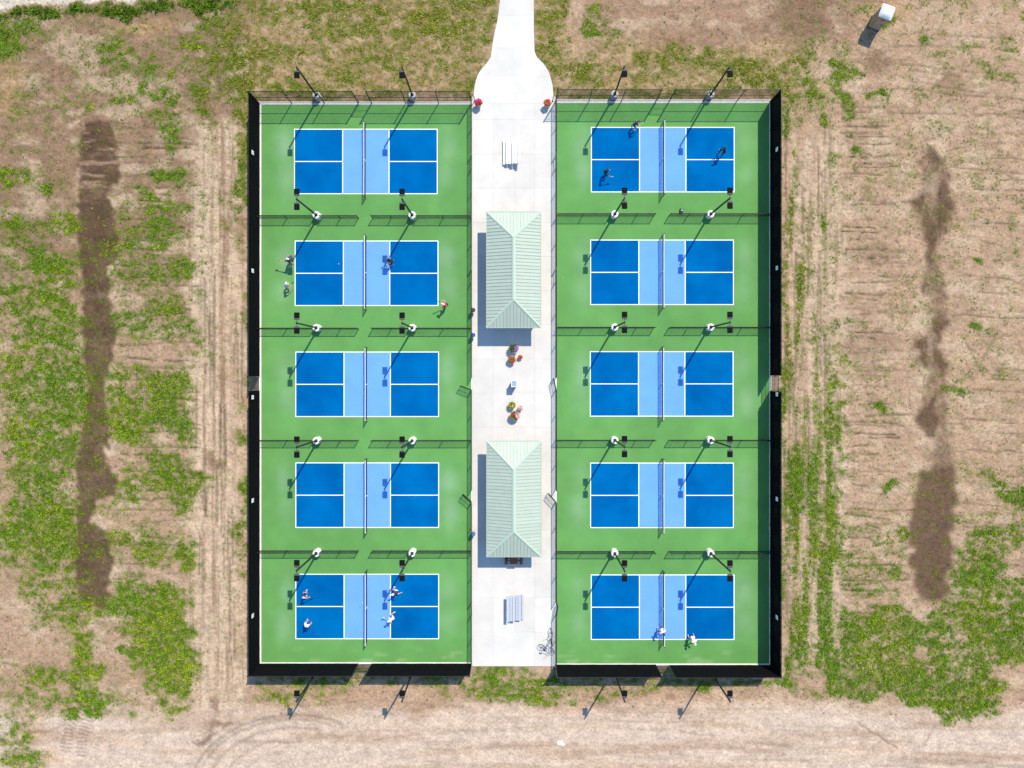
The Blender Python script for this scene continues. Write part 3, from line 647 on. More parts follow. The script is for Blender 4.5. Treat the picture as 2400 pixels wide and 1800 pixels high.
LW = .072
def court(cx_, cy_):
    L, W, K_ = 13.41, 6.10, 2.13
    o = struct(MB().sheet(-L / 2 + .005, -W / 2 + .005, L / 2 - .005, W / 2 - .005, 0.0).build('pickleball_court', M_dblue, None, (gx(cx_), gy(cy_), .003)))
    z = .004
    for sx in (-1, 1):
        a, b = sorted((0, sx * K_)); MB().sheet(a, -W / 2 + .02, b, W / 2 - .02, z).build('non_volley_zone', M_lblue, o)
        for sy in (-1, 1):
            a, b = sorted((sx * K_, sx * (L / 2 - .02))); c, d = sorted((0, sy * (W / 2 - .02)))
            MB().sheet(a, c, b, d, z).build('service_box', M_dblue, o)
    z = .008; h = LW
    for sy in (-1, 1):
        a, b = sorted((sy * W / 2, sy * (W / 2 - h))); MB().sheet(-L / 2, a, L / 2, b, z).build('sideline', M_line, o)
    for sx in (-1, 1):
        a, b = sorted((sx * L / 2, sx * (L / 2 - h))); MB().sheet(a, -W / 2 + h, b, W / 2 - h, z).build('baseline', M_line, o)
        a, b = sorted((sx * K_, sx * (K_ + h))); MB().sheet(a, -W / 2 + h, b, W / 2 - h, z).build('kitchen_line', M_line, o)
        a, b = sorted((sx * (K_ + h), sx * (L / 2 - h))); MB().sheet(a, -h / 2, b, h / 2, z).build('centreline', M_line, o)
    return o
ORD = ['first', 'second', 'third', 'fourth', 'fifth']
BL = {'L': 'bag-hung block', 'R': 'bicycle-side block'}
# net
NLEN, NH = 6.72, .91
def net_meshes():
    b = MB(); n = int(NLEN / .024)
    def bar(p0, p1, r=.0020):
        p0, p1 = Vector(p0), Vector(p1); d = p1 - p0
        u = Vector((1, 0, 0)) * r; q = (Vector((0, 1, 0)) if abs(d.z) > abs(d.y) else Vector((0, 0, 1))) * r
        vs = [p0 + u, p0 + q, p0 - u, p0 - q, p1 + u, p1 + q, p1 - u, p1 - q]
        b.add(vs, [(0, 1, 5, 4), (1, 2, 6, 5), (2, 3, 7, 6), (3, 0, 4, 7)])
    sag = lambda y_: NH - .05 * (1 - (2 * y_ / NLEN) ** 2)
    for i in range(n + 1):
        y_ = -NLEN / 2 + NLEN * i / n; bar((0, y_, .06), (0, y_, sag(y_)))
    for k in range(36):
        for s_ in range(12):
            y0_, y1_ = -NLEN / 2 + NLEN * s_ / 12, -NLEN / 2 + NLEN * (s_ + 1) / 12
            f = k / 35; bar((0, y0_, .06 + (sag(y0_) - .08) * f), (0, y1_, .06 + (sag(y1_) - .08) * f))
    netm = b.mesh('net_mesh', M_net)
    t = MB()
    for s_ in range(12):
        y0_, y1_ = -NLEN / 2 + NLEN * s_ / 12, -NLEN / 2 + NLEN * (s_ + 1) / 12
        z0, z1 = sag(y0_), sag(y1_)
        t.add([(-0.017, y0_, z0 - .05), (0.017, y0_, z0 - .05), (0.017, y0_, z0), (-0.017, y0_, z0), (-0.017, y1_, z1 - .05), (0.017, y1_, z1 - .05), (0.017, y1_, z1), (-0.017, y1_, z1)],
              [(0, 1, 5, 4), (1, 2, 6, 5), (2, 3, 7, 6), (3, 0, 4, 7)] + ([(0, 3, 2, 1)] if s_ == 0 else []) + ([(4, 5, 6, 7)] if s_ == 11 else []))
    tape = t.mesh('top_tape', M_tape)
    post = MB().tube([(0, 0, 0), (0, 0, .93)], .042, 10).lathe([(.044, .93), (.03, .955)], 10).mesh('net_post', M_pole, True)
    strap = MB().box((0, 0, .43), (.035, .055, .86)).mesh('centre_strap', M_tape)
    foot = MB().box((0, 0, .43), (.03, .03, .86)).mesh('side_band', M_tape)
    return netm, tape, post, strap, foot
NM = net_meshes()
def net(cx_, cy_, blk, row):
    t = thing('pickleball_net', f'white-taped net across {ORD[row]} court from the flared path, {BL[blk]}', 'net', (gx(cx_), gy(cy_), .011), 0, 'pickleball nets')
    put('net_mesh', NM[0], t)['kind'] = 'stuff'; put('top_tape', NM[1], t)
    for s_ in (-1, 1): put('net_post', NM[2], t, (0, s_ * (NLEN / 2 + .06), -.008))
    put('centre_strap', NM[3], t)
    for s_ in (-1, 1): put('side_band', NM[4], t, (0, s_ * (NLEN / 2 + .02), 0))
for row in range(5):
    for blk, CX, CY in (('L', CX_L, CY_L), ('R', CX_R, CY_R)):
        court(CX[row], CY[row]); net(CX[row], CY[row], blk, row)

# ------------------------------------------------------------------ fences
FH, LH = 2.75, 1.07
CACHE = {}
def post_mesh(h, r):
    k = ('post', round(h, 3), r)
    if k not in CACHE:
        CACHE[k] = MB().tube([(0, 0, -.1), (0, 0, h)], r, 10).lathe([(r * 1.15, h - .02), (r * 1.15, h + .015), (r * .5, h + .05)], 10).mesh('post', M_black, True)
    return CACHE[k]
def rail_mesh(L, r, z0=0.0):
    return MB().tube([(0, 0, 0), (L, 0, 0)], r, 8).mesh('rail', M_black, True)
def link_mesh(L, z0, z1, pitch=.066, r=.0032):
    b = MB(); hgt = z1 - z0
    def wire(x0, za, x1, zb):
        d = Vector((x1 - x0, 0, zb - za)).normalized(); nrm = Vector((-d.z, 0, d.x)) * r; y_ = Vector((0, r, 0))
        a, e = Vector((x0, 0, za)), Vector((x1, 0, zb))
        b.add([a + nrm, a + y_ * 1.6, a - nrm, e + nrm, e + y_ * 1.6, e - nrm], [(0, 1, 4, 3), (1, 2, 5, 4), (2, 0, 3, 5)])
    n = int((L + hgt) / pitch)
    for i in range(n + 1):
        s = i * pitch                        # rising to the right, starts at x = s - hgt at the bottom
        xa, za, xb, zb = s - hgt, z0, s, z1
        if xa < 0: za += -xa; xa = 0
        if xb > L: zb -= xb - L; xb = L
        if xb - xa > .01:
            wire(xa, za, xb, zb)
            wire(L - xa, za, L - xb, zb)
    return b.mesh('chain_link', M_mesh)
def screen_mesh(L, z0, z1, seed):
    rr = random.Random(seed); nx, nz = 8, 6; b = MB(); vs = []; fs = []
    amp = rr.uniform(.02, .06)
    for side in (0, 1):
        for i in range(nx + 1):
            for k in range(nz + 1):
                u, v = i / nx, k / nz
                y_ = amp * math.sin(math.pi * u) * math.sin(math.pi * v) + rr.gauss(0, .004)
                if side: y_ = vs[i * (nz + 1) + k][1] + .006
                vs.append((L * u, y_, z0 + (z1 - z0) * v))
    o = (nx + 1) * (nz + 1)
    for i in range(nx):
        for k in range(nz):
            a = i * (nz + 1) + k; c = a + nz + 1
            fs.append((a, c, c + 1, a + 1)); fs.append((o + a, o + a + 1, o + c + 1, o + c))
    for i in range(nx):
        a = i * (nz + 1); c = a + nz + 1; fs.append((a, o + a, o + c, c)); a += nz; c += nz; fs.append((a, c, o + c, o + a))
    b.add(vs, fs); return b.mesh('windscreen', M_screen)
def fence(label, p0, p1, posts, h, group, screen=0, skip_ends=(False, False), mid=True, base=0.012, hole=None):
    """p0,p1 photo px of the two ends on the ground; posts = list of px distances along the run"""
    a = Vector((gx(p0[0]), gy(p0[1]), 0)); b = Vector((gx(p1[0]), gy(p1[1]), 0)); d = b - a; L = d.length
    t = thing('chain_link_fence', label, 'fence', (a.x, a.y, base), math.atan2(d.y, d.x), group)
    ds = sorted(set([0.0, L] + [p / S for p in posts]))
    for i, x in enumerate(ds):
        if (i == 0 and skip_ends[0]) or (i == len(ds) - 1 and skip_ends[1]): continue
        end = i in (0, len(ds) - 1)
        put('post', post_mesh(h, .058 if end and h > 2 else (.045 if h > 2 else .036)), t, (x, 0, 0))
    for xa, xb in ([(0, L)] if hole is None else [(0, hole[0] / S), (hole[1] / S, L)]):
        l_ = xb - xa
        put('top_rail', rail_mesh(l_, .030), t, (xa, 0, h - .02))
        if mid and h > 2: put('middle_rail', rail_mesh(l_, .026), t, (xa, 0, h * .5))
        put('bottom_rail', rail_mesh(l_, .018), t, (xa, 0, .09))
        put('chain_link', link_mesh(l_, .06, h - .02), t, (xa, -.03, 0))['kind'] = 'stuff'
    if screen:
        for i in range(len(ds) - 1):
            put('windscreen', screen_mesh(ds[i + 1] - ds[i], .03, h - .01, len(label) + i), t, (ds[i], screen * .055, 0))
    return t
def gate(label, hinge, ang, width, h, group, base=.012, latch=True):
    t = thing('chain_link_gate', label, 'gate', (gx(hinge[0]), gy(hinge[1]), base), ang, group)
    f = MB(); z0, z1 = .08, h
    pts = [(.05, 0, z0), (width, 0, z0), (width, 0, z1), (.05, 0, z1)]
    for i in range(4): f.tube([pts[i], pts[(i + 1) % 4]], .022, 8)
    f.build('frame', M_black, t, smooth=True)
    MB().tube([(.06, 0, z0 + (z1 - z0) * .52), (width - .01, 0, z0 + (z1 - z0) * .52)], .017, 8).build('middle_rail', M_black, t, smooth=True)
    put('chain_link', link_mesh(width - .08, z0, z1), t, (.06, 0, 0))['kind'] = 'stuff'
    for z in (z0 + .15, z1 - .15): MB().lathe([(.034, -.04), (.034, .04)], 8).build('hinge', M_black, t, (.02, 0, z))
    MB().box((width - .02, 0, h * .55), (.1, .07, .05)).box((width + .03, 0, h * .55 + .05), (.03, .05, .14)).build('latch', M_black, t)
    return t
# top (path end) fences, no windscreen
fence('tall open chain-link fence, path end of bag-hung block, outer half', (606, 242), (839.8, 242), [78, 154.5], FH, 'tall fences at the path end')
fence('tall open chain-link fence, path end of bag-hung block, walkway half', (871.4, 242), (1104.8, 242), [79.6, 156.6], FH, 'tall fences at the path end')
fence('tall open chain-link fence, path end of bicycle-side block, walkway half', (1302.4, 237.2), (1537, 237.2), [78, 154], FH, 'tall fences at the path end')
fence('tall open chain-link fence, path end of bicycle-side block, outer half', (1568.5, 237.2), (1805.6, 237.2), [79, 158], FH, 'tall fences at the path end', skip_ends=(False, True))
gate('open-mesh gate in path-end tall fence of bag-hung block', (841.5, 242), 0, 1.15, 1.85, 'gates in the tall fences')
gate('open-mesh gate in path-end tall fence of bicycle-side block', (1538.5, 237.2), 0, 1.15, 1.85, 'gates in the tall fences')
# bottom (dirt track end), windscreened
fence('black windscreened fence on dirt-track end of bag-hung block, outer half', (606, 1556), (839.8, 1556), [78, 154.5], FH, 'windscreened fences', 1)
fence('black windscreened fence on dirt-track end of bag-hung block, walkway half', (871.4, 1556), (1104.8, 1556), [79.6, 156.6], FH, 'windscreened fences', 1)
fence('black windscreened fence on dirt-track end of bicycle-side block, walkway half', (1302.6, 1558.5), (1537, 1558.5), [78, 154], FH, 'windscreened fences', 1)
fence('black windscreened fence on dirt-track end of bicycle-side block, outer half', (1568.5, 1559.5), (1805.6, 1559.5), [79, 158], FH, 'windscreened fences', 1, (False, True))
gate('open-mesh gate between windscreens on dirt-track end of bag-hung block', (841.5, 1556), 0, 1.15, 1.85, 'gates in the tall fences')
gate('open-mesh gate between windscreens on dirt-track end of bicycle-side block', (1538.5, 1559), 0, 1.15, 1.85, 'gates in the tall fences')
# outer sides
yl = [242, 308.6, 376, 443, 508, 575, 642, 708, 770, 836, 882]
fence('long black windscreened outer fence of bag-hung block, toward path end', (607.6, 242), (607.6, 882), [y_ - 242 for y_ in yl[1:-1]], FH, 'windscreened fences', 1, (True, False))
yl2 = [915, 974, 1033, 1098, 1162, 1228, 1291, 1357, 1423, 1490, 1556]
fence('long black windscreened outer fence of bag-hung block, toward dirt track', (607.6, 915), (607.6, 1556), [y_ - 915 for y_ in yl2[1:-1]], FH, 'windscreened fences', 1, (False, True))
gate('open-mesh gate in outer windscreened fence of bag-hung block', (607.6, 913.5), R(90), 1.16, 2.05, 'gates in the tall fences')
yr = [237.2, 304, 370, 438, 505, 572, 638, 703, 769, 830, 879]
fence('long black windscreened outer fence of bicycle-side block, toward path end', (1805.6, 237.2), (1805.6, 879), [y_ - 237.2 for y_ in yr[1:-1]], FH, 'windscreened fences', -1)
yr2 = [917, 974, 1033, 1098, 1162, 1228, 1293, 1359, 1425, 1492, 1559.5]
fence('long black windscreened outer fence of bicycle-side block, toward dirt track', (1805.6, 917), (1805.6, 1559.5), [y_ - 917 for y_ in yr2[1:-1]], FH, 'windscreened fences', -1)
gate('open-mesh gate in outer windscreened fence of bicycle-side block', (1805.6, 915.5), R(90), 1.36, 2.05, 'gates in the tall fences')
# low fences along the walkway, broken by a gate per court
GT = [(365, 395.5), (630, 661), (884.5, 914), (1146.5, 1176), (1410, 1441)]
def low_runs(x, blk, top, bot):
    cuts = [top] + [v for g_ in GT for v in g_] + [bot]
    for k in range(6):
        a, b = cuts[2 * k], cuts[2 * k + 1]; n = max(2, round((b - a) / 66)); L = b - a
        end = ('by the path end' if k == 0 else 'by the dirt-track end' if k == 5 else f'between {ORD[k-1]} and {ORD[k]} court gates from the path')
        fence(f'low black walkway fence of {BL[blk]} {end}', (x, a), (x, b), [L * i / n for i in range(1, n)], LH, 'low fences along the walkway', 0, (k == 0, k == 5), base=.012)
low_runs(1105.8, 'L', 242, 1556); low_runs(1302.9, 'R', 237.2, 1558.5)
def gang(v): return math.atan2(-v[1], v[0])
GV = {'L': [(0, -1), (0, -1), (-24, -9), (-19, -17), (0, -1)], 'R': [(0, -1), (0, -1), (-6, -26), (-18, -20.5), (3, -26)]}
for blk, x in (('L', 1105.8), ('R', 1302.9)):
    for k in range(5):
        v = GV[blk][k]; op = 'standing open' if v[0] < -10 else ('slightly ajar' if v[0] else 'closed')
        gate(f'low {op} walkway gate of {ORD[k]} court from the path, {BL[blk]}', (x, GT[k][1] - .4), gang(v), 1.1, LH - .04, 'low gates along the walkway')
# low fences between the courts
ROWS_L = [511.0, 770.5, 1031.5, 1290.0]; ROWS_R = [506.5, 768.5, 1031.0, 1291.5]
NUM = ['one', 'two', 'three', 'four', 'five']
for k in range(4):
    nm = f'low chain-link fence between courts {NUM[k]} and {NUM[k+1]} from flared path'
    y_ = ROWS_L[k]; base = .0
    fence(f'{nm}, bag-hung block, outer half', (609, y_), (841, y_), [64, 127.5, 146.5, 189.5], LH, 'low fences between courts', 0, (True, False), base=base, hole=(127.5, 146.5))
    fence(f'{nm}, bag-hung block, walkway half', (874, y_), (1104.4, y_), [43.5, 85, 104, 165], LH, 'low fences between courts', 0, (False, True), base=base, hole=(85, 104))
    y_ = ROWS_R[k]
    fence(f'{nm}, bicycle-side block, walkway half', (1304.6, y_), (1532, y_), [60, 124.5, 143.5, 186], LH, 'low fences between courts', 0, (True, False), base=base, hole=(124.5, 143.5))
    fence(f'{nm}, bicycle-side block, outer half', (1567, y_), (1804, y_), [44, 84.8, 103.8, 171], LH, 'low fences between courts', 0, (False, True), base=base, hole=(84.8, 103.8))

# ------------------------------------------------------------------ signs on the windscreens
def sign(px_x, py_, side, row, blk):
    t = thing('court_sign', f'small white sign on windscreen beside {ORD[row]} court from the path, {BL[blk]}', 'sign', (gx(px_x) + side * .0, gy(py_), 2.08), 0, 'court signs')
    MB().box((0, 0, 0), (.012, .36, .50)).build('panel', M_sign, t)
    MB().box((-side * .009, 0, -.02), (.004, .12, .20)).build('printed_mark', M_mark, t)
    for yy in (-.15, .15): MB().box((side * .035, yy, .15), (.07, .02, .02)).build('cable_tie', M_black, t)
for row, (a, b) in enumerate(zip([357.5, 634.5, 931, 1173, 1443], [350, 628, 924, 1169.5, 1447])):
    for (x_, y_, s_, blk) in ((607.6, a, -1, 'L'), (1805.6, b, 1, 'R')):
        k = 1 - 2.08 / H
        sg = sign(x_ - s_ * 4.2, NY + (y_ - NY) * k, s_, row, blk)

# ------------------------------------------------------------------ floodlight poles
PH = 6.55
pole_base = MB().lathe([(.34, -.3), (.34, .70), (.32, .74), (.05, .745)], 28).mesh('concrete_footing', M_base, True)
bplate = MB().box((0, 0, .757), (.27, .27, .024)).mesh('base_plate', M_pole)
bcov = MB().box((0, 0, .79), (.17, .17, .05)).mesh('base_cover', M_pole)
sq = lambda r, z: [(-r, -r, z), (r, -r, z), (r, r, z), (-r, r, z)]
shaftm = MB().add(sq(.064, .77) + sq(.052, PH), [(0, 1, 5, 4), (1, 2, 6, 5), (2, 3, 7, 6), (3, 0, 4, 7), (4, 5, 6, 7), (3, 2, 1, 0)]).mesh('shaft', M_pole)
def head_meshes():
    h = MB().bevbox((0, .66, 0), (.46, .48, .075), .03).mesh('luminaire', M_head)
    f = MB().bevbox((0, .345, .005), (.44, .145, .10), .025)
    for i in range(7): f.box((-.18 + .06 * i, .345, .062), (.012, .12, .02))
    f = f.mesh('driver_housing', M_fin)
    g_ = MB().box((0, .66, -.041), (.38, .40, .006)).mesh('lens', M_glass)
    a = MB().box((0, .15, 0), (.06, .26, .06)).mesh('bracket', M_fin)
    return h, f, g_, a
HM = head_meshes()
def pole(px_, py_, heads, label, group):
    g_ = at(px_, py_, .745); t = thing('floodlight_pole', label, 'light pole', (g_.x, g_.y, .0), 0, group)
    put('concrete_footing', pole_base, t); put('base_plate', bplate, t); put('base_cover', bcov, t); put('shaft', shaftm, t)
    MB().box((0, 0, PH + .03), (.13, .13, .06)).build('pole_cap', M_pole, t)
    for hd in heads:
        rz = 0 if hd > 0 else math.pi
        l_ = put('luminaire', HM[0], t, (0, 0, PH - .04), (0, 0, rz))
        for n_, m_ in (('driver_housing', HM[1]), ('lens', HM[2]), ('bracket', HM[3])): put(n_, m_, l_)
PXc = {'L': (740.8, 965.8), 'R': (1441.2, 1666.5)}
HALF = {'L': ('outer', 'walkway'), 'R': ('walkway', 'outer')}
for blk in 'LR':
    for ci in range(2):
        x_ = PXc[blk][ci]; hf = HALF[blk][ci]
        pole(x_, 222.0 if blk == 'L' else 219.5, (-1,), f'single-head floodlight pole outside path-end fence, {BL[blk]}, {hf} half', 'single-head floodlight poles')
        for k, y_ in enumerate([503.5, 768, 1033, 1297] if blk == 'L' else [501, 766.5, 1032, 1297.5]):
            pole(x_, y_, (1, -1), f'twin floodlight pole between courts {NUM[k]} and {NUM[k+1]} from path, {BL[blk]}, {hf} half', 'twin-head floodlight poles')
        pole(x_, 1576, (1,), f'single-head floodlight pole outside dirt-track fence, {BL[blk]}, {hf} half', 'single-head floodlight poles')

# ------------------------------------------------------------------ pavilions
def pavilion(label, px0, py0, px1, py1):
    he, hr = 2.2, 3.12
    a = at(px0, py1, he); b = at(px1, py0, he)
    cx_, cy_ = (a.x + b.x) / 2, (a.y + b.y) / 2; hw, hl = (b.x - a.x) / 2, (b.y - a.y) / 2
    t = thing('pavilion', label, 'pavilion', (cx_, cy_, 0), 0, 'pavilions on the walkway')
    rise = hr - he; sl = rise / hw; th = math.atan(sl)
    SP = .305
    # slope helper: u along eave, v up the slope in plan
    def panel(fr, u0, u1, v_of):
        # fr maps (u, v, dz) -> xyz
        us = [u0, u1]; v0, v1 = v_of(u0), v_of(u1)
        m = (u0 + u1) / 2; pts = [(u0, 0), (u1, 0), (u1, v1), (u0, v0)]
        um = [x for x in (v_of.kinks if hasattr(v_of, 'kinks') else ()) if u0 + 1e-4 < x < u1 - 1e-4]
        if um: pts = [(u0, 0), (u1, 0), (u1, v1)] + [(x, v_of(x)) for x in um] + [(u0, v0)]
        pts = [p for i, p in enumerate(pts) if i == 0 or (abs(p[0] - pts[i - 1][0]) + abs(p[1] - pts[i - 1][1])) > 1e-4]
        b_ = MB(); n = len(pts)
        if n < 3: return
        b_.add([fr(u, v, 0) for u, v in pts] + [fr(u, v, -.03) for u, v in pts], [tuple(range(n)), tuple(reversed(range(n, 2 * n)))] + [(i, n + i, n + (i + 1) % n, (i + 1) % n) for i in range(n)])
        if v0 > .12:
            s = .014
            b_.add([fr(u0 + e, v, z) for v in (0.0, v0 - .03) for e, z in ((0, .001), (2 * s, .001), (2 * s, .042), (0, .042))],
                   [(0, 1, 5, 4), (1, 2, 6, 5), (2, 3, 7, 6), (3, 0, 4, 7), (0, 3, 2, 1), (4, 5, 6, 7)])
        b_.build('roof_panel', M_roof, t)
    def vlong(u): return max(0, min(hw, u + hl, hl - u))
    vlong.kinks = (-hl + hw, hl - hw)
    def vend(u): return max(0, hw - abs(u))
    vend.kinks = (0,)
    frames = [(lambda u, v, z: (hw - v, u, he + v * sl + z), hl, vlong), (lambda u, v, z: (-hw + v, u, he + v * sl + z), hl, vlong),
              (lambda u, v, z: (u, hl - v, he + v * sl + z), hw, vend), (lambda u, v, z: (u, -hl + v, he + v * sl + z), hw, vend)]
    for fr, ext_, vf in frames:
        n = round(2 * ext_ / SP); g_ = 2 * ext_ / n
        for i in range(n): panel(fr, -ext_ + g_ * i, -ext_ + g_ * (i + 1), vf)
    # caps
    ry = hl - hw
    MB().add([(-.15, -ry, hr - .15 * sl + .05), (0, -ry, hr + .055), (.15, -ry, hr - .15 * sl + .05), (-.15, ry, hr - .15 * sl + .05), (0, ry, hr + .055), (.15, ry, hr - .15 * sl + .05),
              (-.15, -ry, hr - .15 * sl + .0), (.15, -ry, hr - .15 * sl + .0), (-.15, ry, hr - .15 * sl + .0), (.15, ry, hr - .15 * sl + .0)],
             [(0, 1, 4, 3), (1, 2, 5, 4), (0, 3, 8, 6), (2, 7, 9, 5), (0, 6, 7, 2, 1), (3, 4, 5, 9, 8)]).build('ridge_cap', M_trim, t)
    for sx in (-1, 1):
        for sy in (-1, 1):
            p0 = Vector((sx * hw, sy * hl, he + .05)); p1 = Vector((0, sy * ry, hr + .052))
            d = (p1 - p0).normalized(); side = d.cross(Vector((0, 0, 1))).normalized() * .11; dn = Vector((0, 0, -.055))
            MB().add([p0 + side + dn, p0, p0 - side + dn, p1 + side + dn, p1, p1 - side + dn, p0 + side + dn * 1.9, p0 - side + dn * 1.9, p1 + side + dn * 1.9, p1 - side + dn * 1.9],
                     [(0, 1, 4, 3), (1, 2, 5, 4), (0, 3, 8, 6), (2, 7, 9, 5), (6, 8, 9, 7), (0, 6, 7, 2, 1), (3, 4, 5, 9, 8)]).build('hip_cap', M_trim, t)
    for sy in (-1, 1): MB().box((0, sy * (hl + .018), he - .045), (2 * hw + .08, .03, .15)).build('fascia', M_trim, t)
    for sx in (-1, 1): MB().box((sx * (hw + .018), 0, he - .045), (.03, 2 * hl + .004, .15)).build('fascia', M_trim, t)
    MB().box((0, 0, he - .05), (2 * hw - .02, 2 * hl - .02, .02)).build('soffit', M_soff, t)
    for sx in (-1, 1):
        MB().box((sx * (hw - .5), 0, he - .16), (.12, 2 * hl - 1.0, .2)).build('beam', M_post, t)
        for yy in (-hl + .55, 0, hl - .55):
            p = MB().bevbox((0, 0, (he - .26) / 2), (.16, .16, he - .26), .012).build('post', M_post, t, (sx * (hw - .5), yy, 0))
            MB().box((0, 0, .03), (.24, .24, .06)).build('post_shoe', M_black, p)
    for yy in (-hl + .55, 0, hl - .55): MB().box((0, yy, he - .161), (2 * hw - 1.12 - .01, .12, .18)).build('cross_beam', M_post, t)
    return t
pavilion('pale green metal hip-roof pavilion nearer the flared path', 1140.5, 496.7, 1267.6, 767.9)
pavilion('pale green metal hip-roof pavilion nearer the bicycles', 1140.8, 1034, 1268.2, 1304.9)

# picnic table peeking out from under the second pavilion
def picnic_table(px_, py_, rz, label):
    t = thing('picnic_table', label, 'table', (gx(px_), gy(py_), 0), rz)
    for i in range(5): MB().bevbox((-.3 + .15 * i, 0, .75), (.14, 1.83, .04), .008).build('table_plank', M_table, t)
    for s_ in (-1, 1):
        for i in range(2): MB().bevbox((s_ * (.62 + .145 * i), 0, .45), (.135, 1.83, .04), .008).build('bench_plank', M_table, t)
    for yy in (-.6, .6):
        b = MB(); b.tube([(-.28, yy, .72), (-.62, yy, .02)], .03, 8).tube([(.28, yy, .72), (.62, yy, .02)], .03, 8).tube([(-.75, yy, .41), (.75, yy, .41)], .03, 8).tube([(-.33, yy, .71), (.33, yy, .71)], .03, 8)
        b.build('leg_frame', M_tleg, t, smooth=True)
picnic_table(1204, 1297, 0, 'brown plank picnic table poking out beneath the pavilion eave')
def backpack(label, loc, rz, sc, m, strap=True, cat='bag', group=None):
    t = thing('backpack', label, cat, loc, rz, group)
    prof = []
    b = MB()
    b.bevbox((0, 0, .22 * sc), (.30 * sc, .18 * sc, .44 * sc), .05 * sc).build('body', m, t)
    MB().bevbox((0, .12 * sc, .16 * sc), (.22 * sc, .07 * sc, .24 * sc), .02 * sc).build('pocket', m, t)
    for s_ in (-1, 1): MB().tube([(s_ * .09 * sc, -.09 * sc, .42 * sc), (s_ * .10 * sc, -.15 * sc, .28 * sc), (s_ * .09 * sc, -.09 * sc, .06 * sc)], .014 * sc, 6).build('strap', M_black, t)
    MB().tube([(-.04 * sc, -.05 * sc, .43 * sc), (0, -.05 * sc, .49 * sc), (.04 * sc, -.05 * sc, .43 * sc)], .010 * sc, 6).build('loop', M_black, t)
    return t
backpack('dark bag resting on bench end beneath the pavilion eave', (gx(1188), gy(1304), 0), .3, 1.3, M_bag)
backpack('black bag lying flat on green court near low fence', (gx(1597), gy(492), .10), R(-10), 1.0, M_bag)
bo = bpy.data.objects
flatbag = [o for o in bo if o.name.startswith('backpack')][-1]; flatbag.rotation_euler = (R(90), 0, R(-8)); flatbag.location = (gx(1597), gy(490), .10)
MB().box((0, .157, .20), (.16, .012, .05)).build('white_patch', M_bagw, flatbag)
MB().box((.02, .157, .08), (.10, .012, .04)).build('white_patch', M_bagw, flatbag)
for (y_, c, lb) in ((728, (.03, .035, .05), 'dark backpack hung on walkway fence beside second court'), (786, (.03, .05, .22), 'deep blue bag hung on walkway fence beyond first pavilion corner'), (1248, (.05, .12, .30), 'sky blue bag hung on walkway fence near fourth court')):
    backpack(lb, (gx(1109.6), gy(y_), .42), R(-90), 1.25, flat('bag_%d' % y_, c), group='bags hung on the walkway fence')

# ------------------------------------------------------------------ bleachers
def bleacher(label, px0, py0, px1, py1, up):
    a = at(px0, py1, .45); b = at(px1, py0, .45); W, L = b.x - a.x, b.y - a.y
    t = thing('bleacher', label, 'bleacher', ((a.x + b.x) / 2, (a.y + b.y) / 2, 0), 0 if up > 0 else math.pi, 'aluminium bleachers')
    hs = [.40, .58, .76]; d = W / 3
    for i in range(3):
        xc = -W / 2 + d * (i + .5)
        MB().bevbox((xc + .02, 0, hs[i]), (.27, L, .04), .01).build('seat_plank', M_alu if up > 0 else M_alu2, t)
        MB().bevbox((xc - d * .47, 0, hs[i] - .2), (.2, L, .035), .01).build('foot_plank', M_alu if up > 0 else M_alu2, t)
    for yy in (-L * .38, 0, L * .38):
        f = MB(); f.tube([(-W / 2 - .02, yy, .03), (W / 2, yy, .03)], .022, 8)
        for i in range(3):
            xc = -W / 2 + d * (i + .5); f.tube([(xc, yy, .03), (xc, yy, hs[i] - .02)], .02, 8)
        f.tube([(-W / 2 + .05, yy, .16), (W / 2 - d * .5, yy, .55)], .018, 8)
        f.build('frame', M_bframe, t, smooth=True)
bleacher('three-plank aluminium bleacher between flared path and pavilion', 1181, 325, 1223, 384, 1)
bleacher('three-plank aluminium bleacher between pavilion and bicycles', 1185, 1395, 1225, 1455, -1)

# ------------------------------------------------------------------ bin
p = at(1205, 899.5, 1.1)
t = thing('litter_bin', 'square litter bin with pale rim standing alone between pavilions', 'bin', (p.x, p.y, 0))
MB().bevbox((0, 0, .53), (.48, .55, 1.06), .03).build('body', M_bin, t)
r_ = MB()
for (c, d) in (((0, .27, 1.085), (.54, .06, .05)), ((0, -.27, 1.085), (.54, .06, .05)), ((.24, 0, 1.085), (.06, .479, .05)), ((-.24, 0, 1.085), (.06, .479, .05))): r_.box(c, d)
r_.build('rim', M_binrim, t); MB().box((0, 0, 1.068), (.42, .478, .012)).build('inside_shade', M_binshade, t)  # closing sheet below the rim carries the painted inner shade
MB().box((0, -.283, .8), (.3, .02, .14)).build('flap', M_black, t)

